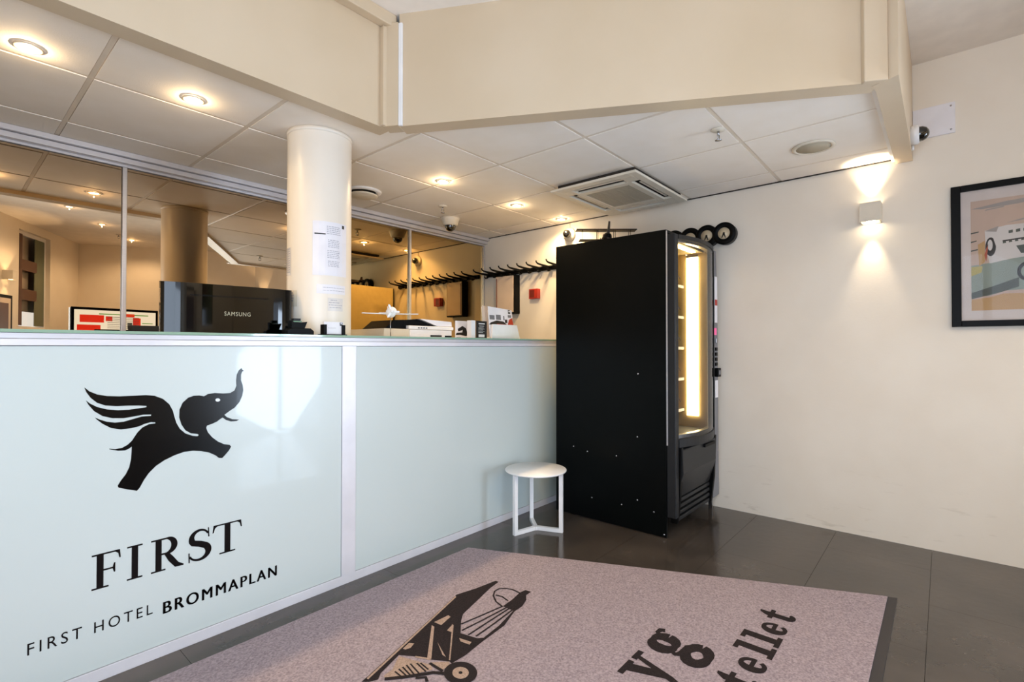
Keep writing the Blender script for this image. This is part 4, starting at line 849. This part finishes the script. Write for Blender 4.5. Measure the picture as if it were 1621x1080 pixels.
ln += [AIR_RINGS[0]]
onmat(ln[-1:], 'printed_wheel', 'matink', .0128, pl); o = onmat([q for q in ln[:-1] if abs(parea(q)) > 1e-8], 'printed_lines', 'matink', .0125, pl); o['kind'] = 'stuff'; onmat([AIR_RINGS[1]], 'printed_wheel_disc', 'matpale', .0134, pl); onmat([AIR_RINGS[2]], 'printed_hub', 'matink', .0140, pl)
def slabglyph(ch):
    """heavy slab serif lower case; x-height 1; polygons"""
    o = []
    if ch == 'l': o = [[(.18,0),(.60,0),(.60,1.5),(.18,1.5)], [(-.04,0),(.82,0),(.82,.2),(-.04,.2)], [(-.04,1.3),(.4,1.3),(.4,1.5),(-.04,1.5)]]; w_ = .8
    if ch == 't': o = [[(.18,.2),(.56,.2),(.56,1.42),(.38,1.38),(.18,1.1)], [(-.02,.8),(.84,.8),(.84,1),(-.02,1)]] + strip(arc(.56,.24,.2,.17,180,350,9), [.38,.38,.36,.34,.3,.27,.24,.22,.18,.12]); w_ = .84
    if ch == 'e':
        a = arc(.46,.5,.33,.42,5,325,22); wd = [.1+.2*abs(cos(radians(5+320*i/22)))**1 if 90 < 5+320*i/22 < 290 else .14 for i in range(23)]
        o = strip(a, [max(.17, q*1.35) for q in wd]) + [[(.2,.43),(.88,.43),(.88,.60),(.2,.60)]]; w_ = .96
    if ch == 'y': o = [[(.14,.95),(.44,.95),(.66,.25),(.5,-.02)], [(.88,.95),(.76,.95),(.5,.18),(.3,-.42),(.42,-.42),(.62,-.02)], [(0,.86),(.56,.86),(.56,1.0),(0,1.0)], [(.66,.86),(1.04,.86),(1.04,1.0),(.66,1.0)]] + strip([(.42,-.36),(.3,-.46),(.16,-.44),(.08,-.32)], [.14,.16,.2,.16]); w_ = 1.06
    if ch == 'g':
        o = strip(arc(.40,.66,.26,.27,0,360,20), [.15+.22*abs(cos(radians(18*i))) for i in range(21)]) + strip(arc(.42,-.14,.34,.24,0,360,20), [.19+.14*abs(cos(radians(18*i))) for i in range(21)])
        o += strip([(.22,.42),(.14,.28),(.24,.16),(.6,.12),(.74,.0)], [.1,.14,.2,.22,.2]) + strip([(.6,.84),(.74,.98),(.88,.96),(.92,.86)], [.1,.12,.16,.16]); w_ = .96
    return w_, o
def word(chars, y0, xh):
    for ch, xc in chars:
        w_, o = slabglyph(ch)
        P = [[(xc + (p[0]-w_/2)*xh, y0 + p[1]*xh) for p in q] for q in o]
        onmat([q for q in P if abs(parea(q)) > 1e-7], 'letter', 'matink')
word([('t', 1.778), ('e', 1.905), ('l', 2.012), ('l', 2.104), ('e', 2.205), ('t', 2.315)], .474, .090)
word([('y', 1.64), ('g', 1.835)], .708, .155)

# ------------------------------------------------------------ stool / side table
st = empty('side_table', (2.455, 1.935, 0), 'small round white metal side table in front of the counter', 'side table')
TC = (2.462, 1.925); 
MB().lathe([(0, .366), (.188, .366), (.19, .369), (.19, .373), (.188, .375), (0, .375)], (TC[0], TC[1], 0), seg=56).build('tabletop', 'white', st)
for a in (168, 292, 48):
    d = Vector((cos(radians(a)), sin(radians(a)), 0)); n_ = Vector((-d.y, d.x, 0)); b = MB(); c = Vector((TC[0], TC[1], 0))
    R_ = .172; hw = .0115
    pts = [(0, 0), (R_, 0), (R_, .366), (R_-.023, .366), (R_-.023, .023), (0, .023)]
    b.prism(pts, c - n_*hw, d, (0,0,1), n_*2*hw); b.build('leg', 'white', st, .0015)
MB().box(TC[0]-.014, TC[0]+.014, TC[1]-.014, TC[1]+.014, 0.0005, .0225).build('hub', 'white', st)
